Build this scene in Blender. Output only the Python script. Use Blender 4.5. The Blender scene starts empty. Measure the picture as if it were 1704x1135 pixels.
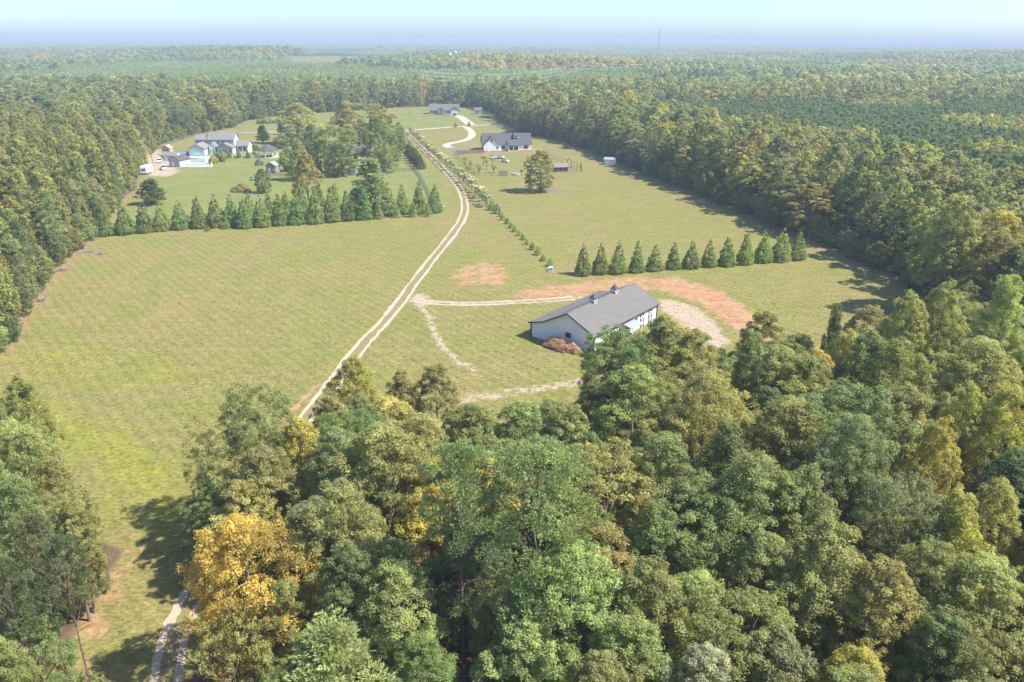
import bpy, math, random
import numpy as np
from mathutils import Matrix, Vector

# ------------------------------------------------------------------ camera, sky, sun, exposure
W, H, F, HC = 1704.0, 1135.0, 1325.0, 50.0
PITCH, ROLL = math.atan(500.5 / F), math.radians(0.2)
SUN_EL, SUN_AZ = math.radians(50), math.radians(-10)      # direction to the sun: azimuth from +X towards +Y
scene = bpy.context.scene
C = scene.collection
cam_d = bpy.data.cameras.new('camera')
cam_d.sensor_width, cam_d.lens = 36.0, 36.0 * F / W
cam_d.clip_start, cam_d.clip_end = 0.5, 60000
cam = bpy.data.objects.new('camera', cam_d); C.objects.link(cam); scene.camera = cam
_c, _s, _cp, _sp = math.cos(ROLL), math.sin(ROLL), math.cos(PITCH), math.sin(PITCH)
cam.matrix_world = Matrix(((_c, -_s, 0, 0), (_s * _sp, _c * _sp, -_cp, 0), (_s * _cp, _c * _cp, _sp, HC), (0, 0, 0, 1)))

world = bpy.data.worlds.new('World'); scene.world = world; world.use_nodes = True
wn, wl = world.node_tree.nodes, world.node_tree.links
sky = wn.new('ShaderNodeTexSky'); sky.sky_type = 'NISHITA'; sky.sun_disc = False
sky.sun_elevation = SUN_EL; sky.sun_rotation = math.pi / 2 - SUN_AZ
sky.air_density, sky.dust_density, sky.ozone_density, sky.altitude = 0.75, 1.1, 7.0, 150
wl.new(sky.outputs[0], wn['Background'].inputs[0]); wn['Background'].inputs[1].default_value = 0.096
sd = bpy.data.lights.new('sun', 'SUN'); sd.energy = 3.1; sd.angle = math.radians(0.6); sd.color = (1, 0.93, 0.82)
sun = bpy.data.objects.new('sun', sd); C.objects.link(sun)
to_sun = Vector((math.cos(SUN_EL) * math.cos(SUN_AZ), math.cos(SUN_EL) * math.sin(SUN_AZ), math.sin(SUN_EL)))
sun.rotation_euler = to_sun.to_track_quat('Z', 'Y').to_euler(); sun.location = (60, 0, 120)
vs = scene.view_settings
vs.view_transform, vs.look, vs.gamma, vs.use_curve_mapping = 'Standard', 'None', 1, False
vs.exposure = 1.6
cy = scene.cycles
cy.use_denoising = True
cy.max_bounces, cy.diffuse_bounces, cy.glossy_bounces, cy.transmission_bounces, cy.volume_bounces = 8, 5, 1, 6, 0
cy.caustics_reflective = cy.caustics_refractive = False
scene.render.use_persistent_data = False

# ------------------------------------------------------------------ picture point -> direction -> place on the ground
def ray(px, py):
    u, v = (px - W / 2) / F, -(py - H / 2) / F
    u, v = _c * u - _s * v, _s * u + _c * v
    return u, _cp + v * _sp, -_sp + v * _cp
def G(px, py, z=0.0):
    x, y, zz = ray(px, py); t = (z - HC) / zz
    return x * t, y * t
def TOP(px, py, h):                      # foot of a thing of height h whose top is seen at px, py
    return G(px, py, h)
def depth(x, y, z=0):
    return y * _cp + (HC - z) * _sp
def project(x, y, z):
    d = y * _cp - (z - HC) * _sp
    u, v = x / d, (y * _sp + (z - HC) * _cp) / d
    u, v = _c * u + _s * v, -_s * u + _c * v
    return W / 2 + u * F, H / 2 - v * F
def gh(px, py, ptop):                    # height of an upright whose foot and top are seen
    x, y = G(px, py); rx, ry, rz = ray(px, ptop)
    return HC + rz * y / ry

# ------------------------------------------------------------------ noise and terrain
_rng = np.random.default_rng(3)
_perm = _rng.permutation(256); _val = _rng.random(256)
def vnoise(x, y):
    x, y = np.asarray(x, float), np.asarray(y, float)
    xi, yi = np.floor(x).astype(int), np.floor(y).astype(int)
    fx, fy = x - xi, y - yi
    fx, fy = fx * fx * (3 - 2 * fx), fy * fy * (3 - 2 * fy)
    h = lambda a, b: _val[_perm[(_perm[a & 255] + b) & 255]]
    return (h(xi, yi) * (1 - fx) + h(xi + 1, yi) * fx) * (1 - fy) + (h(xi, yi + 1) * (1 - fx) + h(xi + 1, yi + 1) * fx) * fy
def fbm(x, y, o=3):
    s, a, t = 0, 0.5, 0
    for i in range(o):
        s = s + a * vnoise(np.asarray(x) * 2 ** i + 17 * i, np.asarray(y) * 2 ** i + 31 * i); t += a; a *= 0.5
    return s / t
def sstep(a, b, x):
    t = np.clip((np.asarray(x, float) - a) / (b - a), 0, 1); return t * t * (3 - 2 * t)
HILLS = [(-620, 1900, 260, 15), (-330, 1750, 160, 11), (1150, 1750, 330, 14), (820, 1450, 200, 7), (-70, 1330, 190, 9), (150, 1100, 120, 5),
         (1500, 8500, 900, 10), (-2500, 7000, 900, 8), (3800, 7500, 900, 8), (-5200, 9000, 1400, 8)]
def terrain(x, y):
    x, y = np.asarray(x, float), np.asarray(y, float)
    d = np.hypot(x, y)
    z = sstep(650, 1600, d) * (fbm(x / 700, y / 700) - 0.5) * 11
    z = z + 14 * sstep(4500, 11000, d)
    for hx, hy, r, a in HILLS:
        z = z + a * np.exp(-(((x - hx) / r) ** 2 + ((y - hy) / (r * 1.1)) ** 2))
    return z
def poly_sd(poly, x, y):                 # signed distance, positive inside
    x, y = np.asarray(x, float), np.asarray(y, float)
    best = np.full(x.shape, 1e9); inside = np.zeros(x.shape, bool)
    for (ax, ay), (bx, by) in zip(poly, poly[1:] + poly[:1]):
        ex, ey = bx - ax, by - ay
        t = np.clip(((x - ax) * ex + (y - ay) * ey) / (ex * ex + ey * ey + 1e-9), 0, 1)
        best = np.minimum(best, np.hypot(x - ax - t * ex, y - ay - t * ey))
        c = ((ay > y) != (by > y)) & (x < (bx - ax) * (y - ay) / (by - ay + 1e-12) + ax)
        inside ^= c
    return np.where(inside, best, -best)
def line_d(pts, x, y):
    best = np.full(np.shape(x), 1e9)
    for (ax, ay), (bx, by) in zip(pts, pts[1:]):
        ex, ey = bx - ax, by - ay
        t = np.clip(((x - ax) * ex + (y - ay) * ey) / (ex * ex + ey * ey + 1e-9), 0, 1)
        best = np.minimum(best, np.hypot(x - ax - t * ex, y - ay - t * ey))
    return best
GP = lambda L: [G(*p) for p in L]

# ------------------------------------------------------------------ materials
def new_mat(name):
    m = bpy.data.materials.new(name); m.use_nodes = True
    return m, m.node_tree.nodes, m.node_tree.links, m.node_tree.nodes['Principled BSDF']
def mat(name, col, rough=0.7, var=0.18, scale=3.0, bump=0.0, metal=0.0, spec=0.4, stretch=(1, 1, 1)):
    m, n, l, b = new_mat(name)
    tc = n.new('ShaderNodeTexCoord'); mp = n.new('ShaderNodeMapping'); mp.inputs['Scale'].default_value = stretch
    nz = n.new('ShaderNodeTexNoise'); nz.inputs['Scale'].default_value = scale; nz.inputs['Detail'].default_value = 6; nz.inputs['Roughness'].default_value = 0.65
    mx = n.new('ShaderNodeMix'); mx.data_type = 'RGBA'
    mx.inputs[6].default_value = (*[c * (1 - var) for c in col], 1); mx.inputs[7].default_value = (*[min(1, c * (1 + var)) for c in col], 1)
    l.new(tc.outputs['Object'], mp.inputs[0]); l.new(mp.outputs[0], nz.inputs[0]); l.new(nz.outputs[0], mx.inputs[0]); l.new(mx.outputs[2], b.inputs['Base Color'])
    b.inputs['Roughness'].default_value = rough; b.inputs['Metallic'].default_value = metal; b.inputs['Specular IOR Level'].default_value = spec
    if bump:
        bp = n.new('ShaderNodeBump'); bp.inputs['Strength'].default_value = bump; bp.inputs['Distance'].default_value = 0.05
        l.new(nz.outputs[0], bp.inputs['Height']); l.new(bp.outputs[0], b.inputs['Normal'])
    return m
def leaf_mat(name, inst, trans=0.47, rough=0.55):
    m, n, l, b = new_mat(name)
    if inst:
        oc = n.new('ShaderNodeAttribute'); oc.attribute_type = 'INSTANCER'; oc.attribute_name = 'tint'; tint = oc.outputs['Color']
    else:
        oc = n.new('ShaderNodeObjectInfo'); tint = oc.outputs['Color']
    at = n.new('ShaderNodeAttribute'); at.attribute_name = 'lv'
    sp = n.new('ShaderNodeSeparateColor'); l.new(at.outputs['Color'], sp.inputs[0])
    mu = n.new('ShaderNodeVectorMath'); mu.operation = 'SCALE'; l.new(tint, mu.inputs[0]); l.new(sp.outputs[0], mu.inputs['Scale'])
    mx = n.new('ShaderNodeMix'); mx.data_type = 'RGBA'; l.new(sp.outputs[1], mx.inputs[0]); l.new(mu.outputs[0], mx.inputs[6])
    mx.inputs[7].default_value = (0.30, 0.22, 0.055, 1)
    l.new(mx.outputs[2], b.inputs['Base Color']); b.inputs['Roughness'].default_value = rough; b.inputs['Specular IOR Level'].default_value = 0.3
    tr = n.new('ShaderNodeBsdfTranslucent'); tm = n.new('ShaderNodeMix'); tm.data_type = 'RGBA'; tm.blend_type = 'MULTIPLY'; tm.inputs[0].default_value = 1; l.new(mx.outputs[2], tm.inputs[6]); tm.inputs[7].default_value = (1.7, 1.6, 0.8, 1); l.new(tm.outputs[2], tr.inputs[0])
    ms = n.new('ShaderNodeMixShader'); ms.inputs[0].default_value = trans
    l.new(b.outputs[0], ms.inputs[1]); l.new(tr.outputs[0], ms.inputs[2]); l.new(ms.outputs[0], n['Material Output'].inputs[0])
    return m
LEAF, LEAFI = leaf_mat('leaf', False), leaf_mat('leaf_mass', True)
NEEDLE, NEEDLEI = leaf_mat('needle', False, 0.25, 0.5), leaf_mat('needle_mass', True, 0.25, 0.5)
BARK = mat('bark', (0.13, 0.10, 0.08), 0.9, 0.4, 4, 0.4, stretch=(3, 3, 0.5))
BARKG = mat('bark_grey', (0.20, 0.18, 0.15), 0.9, 0.35, 4, 0.4, stretch=(3, 3, 0.5))
BARKP = mat('bark_pine', (0.17, 0.115, 0.09), 0.9, 0.45, 4, 0.4, stretch=(3, 3, 0.5))
M = dict(
    white=mat('white_siding', (0.83, 0.84, 0.84), 0.55, 0.05, 1.2),
    barnwhite=mat('white_metal_siding', (0.82, 0.83, 0.84), 0.45, 0.06, 0.7, stretch=(1, 1, 0.25)),
    cream=mat('cream_paint', (0.70, 0.62, 0.48), 0.6, 0.08, 2),
    grey=mat('grey_siding', (0.42, 0.46, 0.50), 0.6, 0.07, 2),
    bluegrey=mat('blue_grey_siding', (0.36, 0.43, 0.48), 0.6, 0.07, 2),
    roof=mat('grey_shingle', (0.15, 0.145, 0.138), 0.9, 0.3, 1.1, 0.25, spec=0.2, stretch=(0.5, 2.2, 2.2)),
    roofd=mat('dark_shingle', (0.095, 0.098, 0.108), 0.9, 0.25, 2, 0.25, spec=0.2),
    roofb=mat('weathered_shingle', (0.21, 0.198, 0.185), 0.9, 0.16, 3, 0.25),
    roofg=mat('green_metal_roof', (0.28, 0.42, 0.36), 0.4, 0.12, 2),
    metalroof=mat('pale_metal_roof', (0.5, 0.52, 0.55), 0.35, 0.1, 2, metal=0.4),
    dark=mat('dark_trim', (0.035, 0.038, 0.042), 0.5, 0.15, 3),
    glass=mat('window_glass', (0.03, 0.04, 0.05), 0.08, 0.2, 1, spec=0.8),
    wood=mat('brown_wood', (0.22, 0.13, 0.08), 0.75, 0.25, 5, 0.2, stretch=(1, 1, 0.3)),
    woodo=mat('orange_wood', (0.52, 0.28, 0.12), 0.75, 0.2, 4, 0.2),
    woodt=mat('tan_wood', (0.50, 0.36, 0.22), 0.75, 0.2, 4, 0.2),
    woodg=mat('weathered_wood', (0.26, 0.23, 0.20), 0.85, 0.25, 5, 0.3),
    redwood=mat('red_brown_wood', (0.20, 0.08, 0.06), 0.7, 0.2, 5),
    brick=mat('red_brick', (0.36, 0.17, 0.11), 0.85, 0.2, 8),
    paintw=mat('white_paint', (0.8, 0.8, 0.8), 0.3, 0.03, 2, spec=0.5),
    paintr=mat('maroon_paint', (0.16, 0.06, 0.06), 0.3, 0.08, 2, spec=0.5),
    tyre=mat('rubber', (0.02, 0.02, 0.02), 0.8, 0.2, 6),
    rim=mat('wheel_metal', (0.45, 0.45, 0.46), 0.35, 0.1, 6, metal=0.8),
    teal=mat('teal_fabric', (0.03, 0.52, 0.50), 0.7, 0.1, 3),
    blue=mat('blue_plastic', (0.16, 0.25, 0.36), 0.5, 0.1, 3),
    pool=mat('pool_water', (0.33, 0.42, 0.48), 0.08, 0.12, 1.5, spec=0.7),
    concrete=mat('pale_concrete', (0.55, 0.50, 0.43), 0.85, 0.12, 2, 0.15),
    asphalt=mat('asphalt', (0.16, 0.155, 0.16), 0.9, 0.2, 3, 0.2),
    gravel=mat('pale_gravel', (0.44, 0.355, 0.265), 0.95, 0.35, 2.2, 0.5),
    gravelf=mat('cream_gravel', (0.46, 0.385, 0.295), 0.95, 0.2, 1.5, 0.3),
    median=mat('dry_strip', (0.21, 0.18, 0.075), 0.95, 0.3, 1.6, 0.4),
    mulch=mat('mulch', (0.20, 0.14, 0.12), 0.95, 0.3, 4, 0.5),
    brush=mat('dead_wood', (0.30, 0.25, 0.22), 0.95, 0.3, 4, 0.3),
    steel=mat('grey_steel', (0.40, 0.41, 0.42), 0.5, 0.15, 3, metal=0.3),
    silo=mat('silo_metal', (0.62, 0.64, 0.66), 0.4, 0.1, 2, metal=0.2),
    wire=mat('wire_metal', (0.55, 0.56, 0.58), 0.5, 0.1, 3),
    spot=mat('corral_pad', (0.42, 0.36, 0.30), 0.95, 0.2, 2),
)

# ------------------------------------------------------------------ mesh helpers
class MB:
    def __init__(s): s.v, s.f = [], []
    def add(s, vs, fs):
        o = len(s.v); s.v += [tuple(v) for v in vs]; s.f += [tuple(o + i for i in f) for f in fs]; return s
    def box(s, x0, x1, y0, y1, z0, z1):
        return s.add([(x0, y0, z0), (x1, y0, z0), (x1, y1, z0), (x0, y1, z0), (x0, y0, z1), (x1, y0, z1), (x1, y1, z1), (x0, y1, z1)],
                     [(3, 2, 1, 0), (4, 5, 6, 7), (0, 1, 5, 4), (1, 2, 6, 5), (2, 3, 7, 6), (3, 0, 4, 7)])
    def cbox(s, x, y, z0, sx, sy, h): return s.box(x - sx / 2, x + sx / 2, y - sy / 2, y + sy / 2, z0, z0 + h)
    def slab(s, p, t):                                  # quad given by four corners (counter-clockwise from outside), thickness t inwards
        p = [Vector(q) for q in p]; n = (p[1] - p[0]).cross(p[-1] - p[0]).normalized()
        q = [a - n * t for a in p]; k = len(p)
        fs = [tuple(range(k)), tuple(range(2 * k - 1, k - 1, -1))] + [(i, k + i, k + (i + 1) % k, (i + 1) % k) for i in range(k)]
        return s.add(p + q, fs)
    def prism(s, poly, a, b, axis='x'):                 # profile (u, z) extruded from a to b
        k = len(poly)
        if axis == 'x': vs = [(a, u, z) for u, z in poly] + [(b, u, z) for u, z in poly]
        else: vs = [(u, a, z) for u, z in poly] + [(u, b, z) for u, z in poly]
        return s.add(vs, [tuple(range(k)), tuple(range(2 * k - 1, k - 1, -1))] + [(i, k + i, k + (i + 1) % k, (i + 1) % k) for i in range(k)])
    def tube(s, pts, rad, n=6):
        pts = [Vector(p) for p in pts]; rad = rad if isinstance(rad, (list, tuple)) else [rad] * len(pts); o = len(s.v)
        for i, p in enumerate(pts):
            d = (pts[min(i + 1, len(pts) - 1)] - pts[max(i - 1, 0)]).normalized()
            a = d.cross(Vector((0, 0, 1)) if abs(d.z) < 0.9 else Vector((1, 0, 0))).normalized(); b = d.cross(a)
            s.v += [tuple(p + (a * math.cos(2 * math.pi * k / n) + b * math.sin(2 * math.pi * k / n)) * rad[i]) for k in range(n)]
        for i in range(len(pts) - 1):
            for k in range(n):
                k2 = (k + 1) % n; s.f.append((o + i * n + k, o + i * n + k2, o + (i + 1) * n + k2, o + (i + 1) * n + k))
        s.f += [tuple(o + k for k in range(n - 1, -1, -1)), tuple(o + (len(pts) - 1) * n + k for k in range(n))]
        return s
    def lathe(s, prof, n=16, cx=0, cy=0):
        o = len(s.v)
        for r, z in prof: s.v += [(cx + r * math.cos(2 * math.pi * k / n), cy + r * math.sin(2 * math.pi * k / n), z) for k in range(n)]
        for i in range(len(prof) - 1):
            for k in range(n):
                k2 = (k + 1) % n; s.f.append((o + i * n + k, o + i * n + k2, o + (i + 1) * n + k2, o + (i + 1) * n + k))
        s.f += [tuple(o + k for k in range(n - 1, -1, -1)), tuple(o + (len(prof) - 1) * n + k for k in range(n))]
        return s
    def mesh(s, name, m):
        me = bpy.data.meshes.new(name); me.from_pydata(s.v, [], s.f); me.validate(); me.update()
        if m: me.materials.append(m)
        return me
    def build(s, name, m, parent=None): return link(name, s.mesh(name, m), parent)
def link(name, data, parent=None):
    o = bpy.data.objects.new(name, data); C.objects.link(o)
    if parent: o.parent = parent
    return o
def tag(o, label, cat, group=None):
    o['label'], o['category'] = label, cat
    if group: o['group'] = group
    return o
def thing(name, label, cat, loc, rz=0.0, group=None):
    o = link(name, None); o.location = loc if len(loc) == 3 else (*loc, 0); o.rotation_euler = (0, 0, rz); o.empty_display_size = 0.5
    return tag(o, label, cat, group)
def setting(name, mb, m):
    o = mb.build(name, m) if isinstance(mb, MB) else link(name, mb); o['kind'] = 'structure'; return o
# ------------------------------------------------------------------ where the open land is
OPEN = [(-41, 18), (-40, 40)] + GP([(110, 1090), (215, 915), (130, 875), (40, 850), (-120, 830), (-230, 700), (-120, 640), (0, 585), (50, 490), (100, 432), (130, 406),
           (155, 385), (185, 345), (215, 312), (232, 285), (238, 262), (262, 243), (330, 222), (380, 214), (400, 203), (440, 196), (480, 190), (560, 186),
           (636, 180), (705, 177), (770, 177), (825, 186), (842, 203), (870, 222), (930, 232), (985, 250), (1080, 290), (1150, 316), (1220, 345),
           (1290, 373), (1350, 396), (1430, 430), (1510, 465), (1540, 490)]) + [
    (76, 132), (62, 116), (46, 109), (30, 105), (12, 103), (9, 86), (-6, 84), (-14, 93), (-25, 93), (-26.5, 76), (-27, 60), (-27.5, 50), (-27, 38), (-26, 18)]
CLEARINGS = [GP([(462, 124), (476, 108), (500, 97), (570, 95), (650, 97), (700, 103), (690, 118), (600, 124)]), GP([(960, 116), (985, 100), (1062, 100), (1085, 114)]),
             GP([(1000, 160), (1110, 157), (1115, 147), (1010, 150)])]
LAWN = [GP([(190, 375), (240, 330), (262, 250), (500, 235), (668, 225), (735, 300), (730, 355), (400, 378)]), GP([(400, 203), (636, 180), (825, 186), (842, 203), (668, 219), (480, 222)])]
CLAY = [(GP([(742, 455), (770, 440), (812, 432), (848, 444), (852, 468), (825, 480), (795, 474), (762, 478), (748, 468)]), 0.72),
        (GP([(840, 496), (862, 478), (950, 470), (1000, 462), (1062, 458), (1100, 470), (1092, 486), (1010, 494), (900, 500)]), 0.74),
        (GP([(1062, 462), (1130, 461), (1190, 478), (1235, 500), (1265, 530), (1300, 570), (1240, 585), (1222, 556), (1190, 527), (1150, 502), (1100, 485)]), 0.92),
        (GP([(878, 610), (930, 600), (985, 606), (970, 622), (910, 622)]), 0.42), (GP([(980, 592), (1040, 570), (1060, 585), (1010, 600)]), 0.6),
        (GP([(1080, 520), (1130, 525), (1180, 560), (1150, 580), (1090, 560)]), 0.9), (GP([(760, 424), (770, 420), (782, 434), (776, 438)]), 0.55),
        (GP([(905, 448), (930, 446), (935, 456), (915, 458)]), 0.5), (GP([(955, 652), (985, 646), (985, 690), (960, 690)]), 0.5),
        (GP([(225, 280), (262, 300), (300, 296), (262, 312), (225, 305)]), 0.5), (GP([(705, 176), (800, 176), (800, 184), (770, 182), (700, 180)]), 0.7)]
GRAV = [(GP([(676, 500), (690, 490), (705, 487), (722, 500), (718, 510), (696, 510)]), 1.0), (GP([(672, 512), (690, 510), (688, 519), (674, 520)]), 0.55),
        (GP([(1088, 496), (1130, 499), (1168, 514), (1198, 540), (1220, 572), (1195, 590), (1165, 568), (1135, 540), (1098, 518)]), 0.85),
        (GP([(715, 512), (735, 515), (735, 540), (722, 545)]), 0.45), (GP([(225, 285), (232, 255), (262, 245), (300, 262), (305, 282), (285, 294), (255, 296)]), 0.95)]
PATHS = [(GP([(690, 500), (760, 506), (830, 505), (900, 500), (970, 494)]), 2.6, 'g', 0.58), (GP([(700, 508), (715, 530), (722, 552), (738, 580), (762, 602), (790, 616)]), 1.1, 'g', 0.72),
         (GP([(735, 530), (745, 560), (765, 585), (785, 605)]), 0.7, 'g', 0.42), (GP([(755, 668), (830, 655), (900, 646), (985, 632)]), 2.4, 'g', 0.62),
         (GP([(420, 770), (480, 690), (500, 668), (530, 640)]), 0.8, 'c', 0.6), (GP([(190, 1180), (130, 1090), (180, 980), (225, 915)]), 2.6, 'c', 0.55),
         (GP([(0, 590), (60, 490), (130, 412), (200, 345), (240, 300)]), 3.2, 'd', 0.9), (GP([(1300, 380), (1420, 432), (1510, 470)]), 4.0, 'd', 1.0)]
YEL = [(GP([(80, 670), (160, 700), (300, 800), (330, 900), (240, 900), (200, 800), (90, 720)]), 1.0), (GP([(0, 560), (300, 590), (380, 640), (200, 640), (0, 640)]), 0.55),
       (GP([(1230, 500), (1290, 530), (1340, 575), (1290, 575), (1255, 530)]), 0.9), (GP([(730, 420), (800, 405), (880, 440), (860, 470), (740, 440)]), 0.3),
       (GP([(840, 300), (1000, 320), (1100, 345), (900, 345)]), 0.45), (GP([(490, 660), (660, 470), (690, 440), (660, 500), (560, 620)]), 0.5)]

def axis_lines(lo, hi, f0, f1, step, grow, big):
    a = list(np.arange(f0, f1 + step, step)); s = step
    while a[-1] < hi: s = min(s * grow, big); a.append(a[-1] + s)
    s = step; b = [f0]
    while b[-1] > lo: s = min(s * grow, big); b.append(b[-1] - s)
    return np.array(b[:0:-1] + a)
xs = axis_lines(-26000, 26000, -60, 72, 0.8, 1.07, 900); ys = axis_lines(-2000, 34000, 88, 200, 0.8, 1.045, 900)
X, Y = np.meshgrid(xs, ys); nx, ny = len(xs), len(ys)
co = np.stack([X.ravel(), Y.ravel(), terrain(X, Y).ravel()], 1)
def grid_mesh(name, co, nx, ny):
    me = bpy.data.meshes.new(name); me.vertices.add(len(co)); me.vertices.foreach_set('co', co.ravel())
    i = np.arange((nx - 1) * (ny - 1)); r, c = i // (nx - 1), i % (nx - 1)
    q = np.stack([r * nx + c, r * nx + c + 1, (r + 1) * nx + c + 1, (r + 1) * nx + c], 1)
    me.loops.add(q.size); me.loops.foreach_set('vertex_index', q.ravel())
    me.polygons.add(len(q)); me.polygons.foreach_set('loop_start', np.arange(0, q.size, 4)); me.polygons.foreach_set('loop_total', np.full(len(q), 4))
    me.update(calc_edges=True); return me
gmesh = grid_mesh('ground', co, nx, ny)
px_, py_ = co[:, 0], co[:, 1]
near = (np.abs(px_) < 400) & (py_ < 1000) & (py_ > -100)
nxy = px_[near], py_[near]
def full(v, d=0.0):
    a = np.full(len(co), d); a[near] = v; return a
forest = full(1 - sstep(-2.5, 2.0, poly_sd(OPEN, *nxy)), 1.0)
far = ~near
cl = np.zeros(len(co))
for cpoly in CLEARINGS: cl = np.maximum(cl, sstep(-15, 15, poly_sd(cpoly, px_, py_)))
POWER = [(-74, 674), (78, 905), (250, 1166)]
cl = np.maximum(cl, 1 - sstep(9, 15, line_d(POWER, px_, py_))); forest = np.maximum(forest - cl, 0); behind = py_ < 20; forest[behind] = 0.6
lawn = full(np.maximum.reduce([sstep(-5, 5, poly_sd(p, *nxy)) for p in LAWN])); lawn = np.maximum(lawn, cl * 0.6)
dry, yel = np.zeros(near.sum()), np.zeros(near.sum()); clay, grav = np.full(near.sum(), -1.5), np.full(near.sum(), -1.5)
for p, a in CLAY: clay = np.maximum(clay, a * np.clip(poly_sd(p, *nxy) / 4.5 + 0.45, -2, 1))
for p, a in GRAV: grav = np.maximum(grav, a * np.clip(poly_sd(p, *nxy) / 3.5 + 0.5, -2, 1))
for p, a in YEL: yel = np.maximum(yel, a * sstep(-7, 5, poly_sd(p, *nxy)))
for pts, w, k, a in PATHS:
    dl = line_d(pts, *nxy); m = a * (1 - sstep(w * 0.5, w * 1.25, dl)) if k == 'd' else a * np.clip(1 - (dl - w * 0.35) / (w * 0.9), -2, 1)
    if k == 'g': grav = np.maximum(grav, m)
    elif k == 'c': clay = np.maximum(clay, m)
    else: dry = np.maximum(dry, m)
def put_attr(me, name, r, g, b):
    at = me.attributes.new(name, 'FLOAT_COLOR', 'POINT')
    at.data.foreach_set('color', np.stack([r, g, b, np.ones(len(r))], 1).astype(np.float32).ravel())
put_attr(gmesh, 'ga', lawn, full(yel), full(dry)); put_attr(gmesh, 'gb', full(clay), full(grav), forest)

def ground_material():
    m, n, l, b = new_mat('meadow')
    geo = n.new('ShaderNodeNewGeometry')
    def noise(scale, detail=4, rough=0.6, stretch=None, w=None):
        t = n.new('ShaderNodeTexNoise'); t.inputs['Scale'].default_value = scale; t.inputs['Detail'].default_value = detail; t.inputs['Roughness'].default_value = rough
        src = geo.outputs['Position']
        mp = n.new('ShaderNodeMapping'); mp.inputs['Scale'].default_value = stretch or (1, 1, 1)
        if w: mp.inputs['Location'].default_value = (w, w * 2, 0)
        l.new(src, mp.inputs[0]); l.new(mp.outputs[0], t.inputs[0]); return t.outputs[0]
    def ramp(v, a, bb):
        r = n.new('ShaderNodeMapRange'); r.interpolation_type = 'SMOOTHSTEP'; l.new(v, r.inputs[0]); r.inputs[1].default_value = a; r.inputs[2].default_value = bb; return r.outputs[0]
    def mix(f, a, bb):
        x = n.new('ShaderNodeMix'); x.data_type = 'RGBA'; x.clamp_factor = True
        if isinstance(f, float): x.inputs[0].default_value = f
        else: l.new(f, x.inputs[0])
        for s, v in ((6, a), (7, bb)):
            if isinstance(v, tuple): x.inputs[s].default_value = (*v, 1)
            else: l.new(v, x.inputs[s])
        return x.outputs[2]
    def math_(op, a, bb):
        x = n.new('ShaderNodeMath'); x.operation = op
        for s, v in ((0, a), (1, bb)):
            if isinstance(v, float): x.inputs[s].default_value = v
            else: l.new(v, x.inputs[s])
        return x.outputs[0]
    def attr(name):
        a = n.new('ShaderNodeAttribute'); a.attribute_name = name; s = n.new('ShaderNodeSeparateColor'); l.new(a.outputs['Color'], s.inputs[0]); return s.outputs
    ga, gb = attr('ga'), attr('gb')
    big, mid, med, fine = noise(0.016, 3), noise(0.07, 5), noise(0.45, 6, 0.7, (0.5, 1, 1)), noise(2.6, 5, 0.75, (0.6, 1, 1))
    hayc = mix(ramp(big, 0.35, 0.65), (0.22, 0.21, 0.076), (0.248, 0.213, 0.092))
    hayc = mix(ramp(mid, 0.42, 0.68), hayc, (0.205, 0.215, 0.064))
    hayc = mix(math_('MULTIPLY', ramp(noise(0.12, 5, w=40), 0.55, 0.75), 0.35), hayc, (0.25, 0.18, 0.095))
    lawnc = mix(ramp(mid, 0.35, 0.7), (0.182, 0.215, 0.07), (0.23, 0.23, 0.086))
    lawnc = mix(math_('MULTIPLY', ramp(noise(0.05, 4, w=9), 0.55, 0.75), 0.45), lawnc, (0.25, 0.195, 0.095))
    col = mix(ga[0], hayc, lawnc)
    yelc = mix(ramp(noise(0.3, 5), 0.4, 0.65), (0.22, 0.228, 0.05), (0.285, 0.255, 0.05))
    ym = math_('ADD', ga[1], math_('MULTIPLY', math_('SUBTRACT', noise(0.12, 5, 0.7, w=4), 0.5), 1.6))
    col = mix(math_('MULTIPLY', math_('MULTIPLY', ramp(ym, 0.25, 0.95), 0.9), ramp(ga[1], 0.02, 0.25)), col, yelc)
    col = mix(math_('MULTIPLY', ramp(math_('ADD', ga[2], math_('MULTIPLY', math_('SUBTRACT', mid, 0.5), 1.2)), 0.4, 0.9), 0.8), col, (0.28, 0.195, 0.115))
    # tufts: small lighter and darker spots
    tuft = mix(ramp(fine, 0.35, 0.68), (0.62, 0.64, 0.58), (1.28, 1.24, 1.18))
    tuft2 = mix(ramp(med, 0.3, 0.72), (0.84, 0.86, 0.82), (1.13, 1.11, 1.08))
    def mul(a, bb):
        x = n.new('ShaderNodeMix'); x.data_type = 'RGBA'; x.blend_type = 'MULTIPLY'; x.inputs[0].default_value = 1.0; l.new(a, x.inputs[6]); l.new(bb, x.inputs[7]); return x.outputs[2]
    wv = n.new('ShaderNodeTexWave'); wv.inputs['Scale'].default_value = 0.16; wv.inputs['Distortion'].default_value = 2.2; wv.inputs['Detail'].default_value = 3; wv.inputs['Detail Scale'].default_value = 0.3
    wm = n.new('ShaderNodeMapping'); wm.inputs['Rotation'].default_value = (0, 0, math.radians(-38)); l.new(geo.outputs['Position'], wm.inputs[0]); l.new(wm.outputs[0], wv.inputs[0])
    col = mul(mul(mul(col, tuft), tuft2), mix(wv.outputs[1], (0.93, 0.94, 0.92), (1.07, 1.06, 1.05)))
    cn = math_('MULTIPLY', math_('SUBTRACT', noise(0.35, 9, 0.8, w=7), 0.5), 2.9)
    clayc = mix(ramp(noise(0.25, 6, 0.7), 0.35, 0.65), (0.36, 0.165, 0.09), (0.42, 0.25, 0.145))
    clayc = mix(math_('MULTIPLY', ramp(noise(0.7, 8, 0.78, w=3), 0.46, 0.6), 0.8), clayc, (0.42, 0.32, 0.18))
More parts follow.
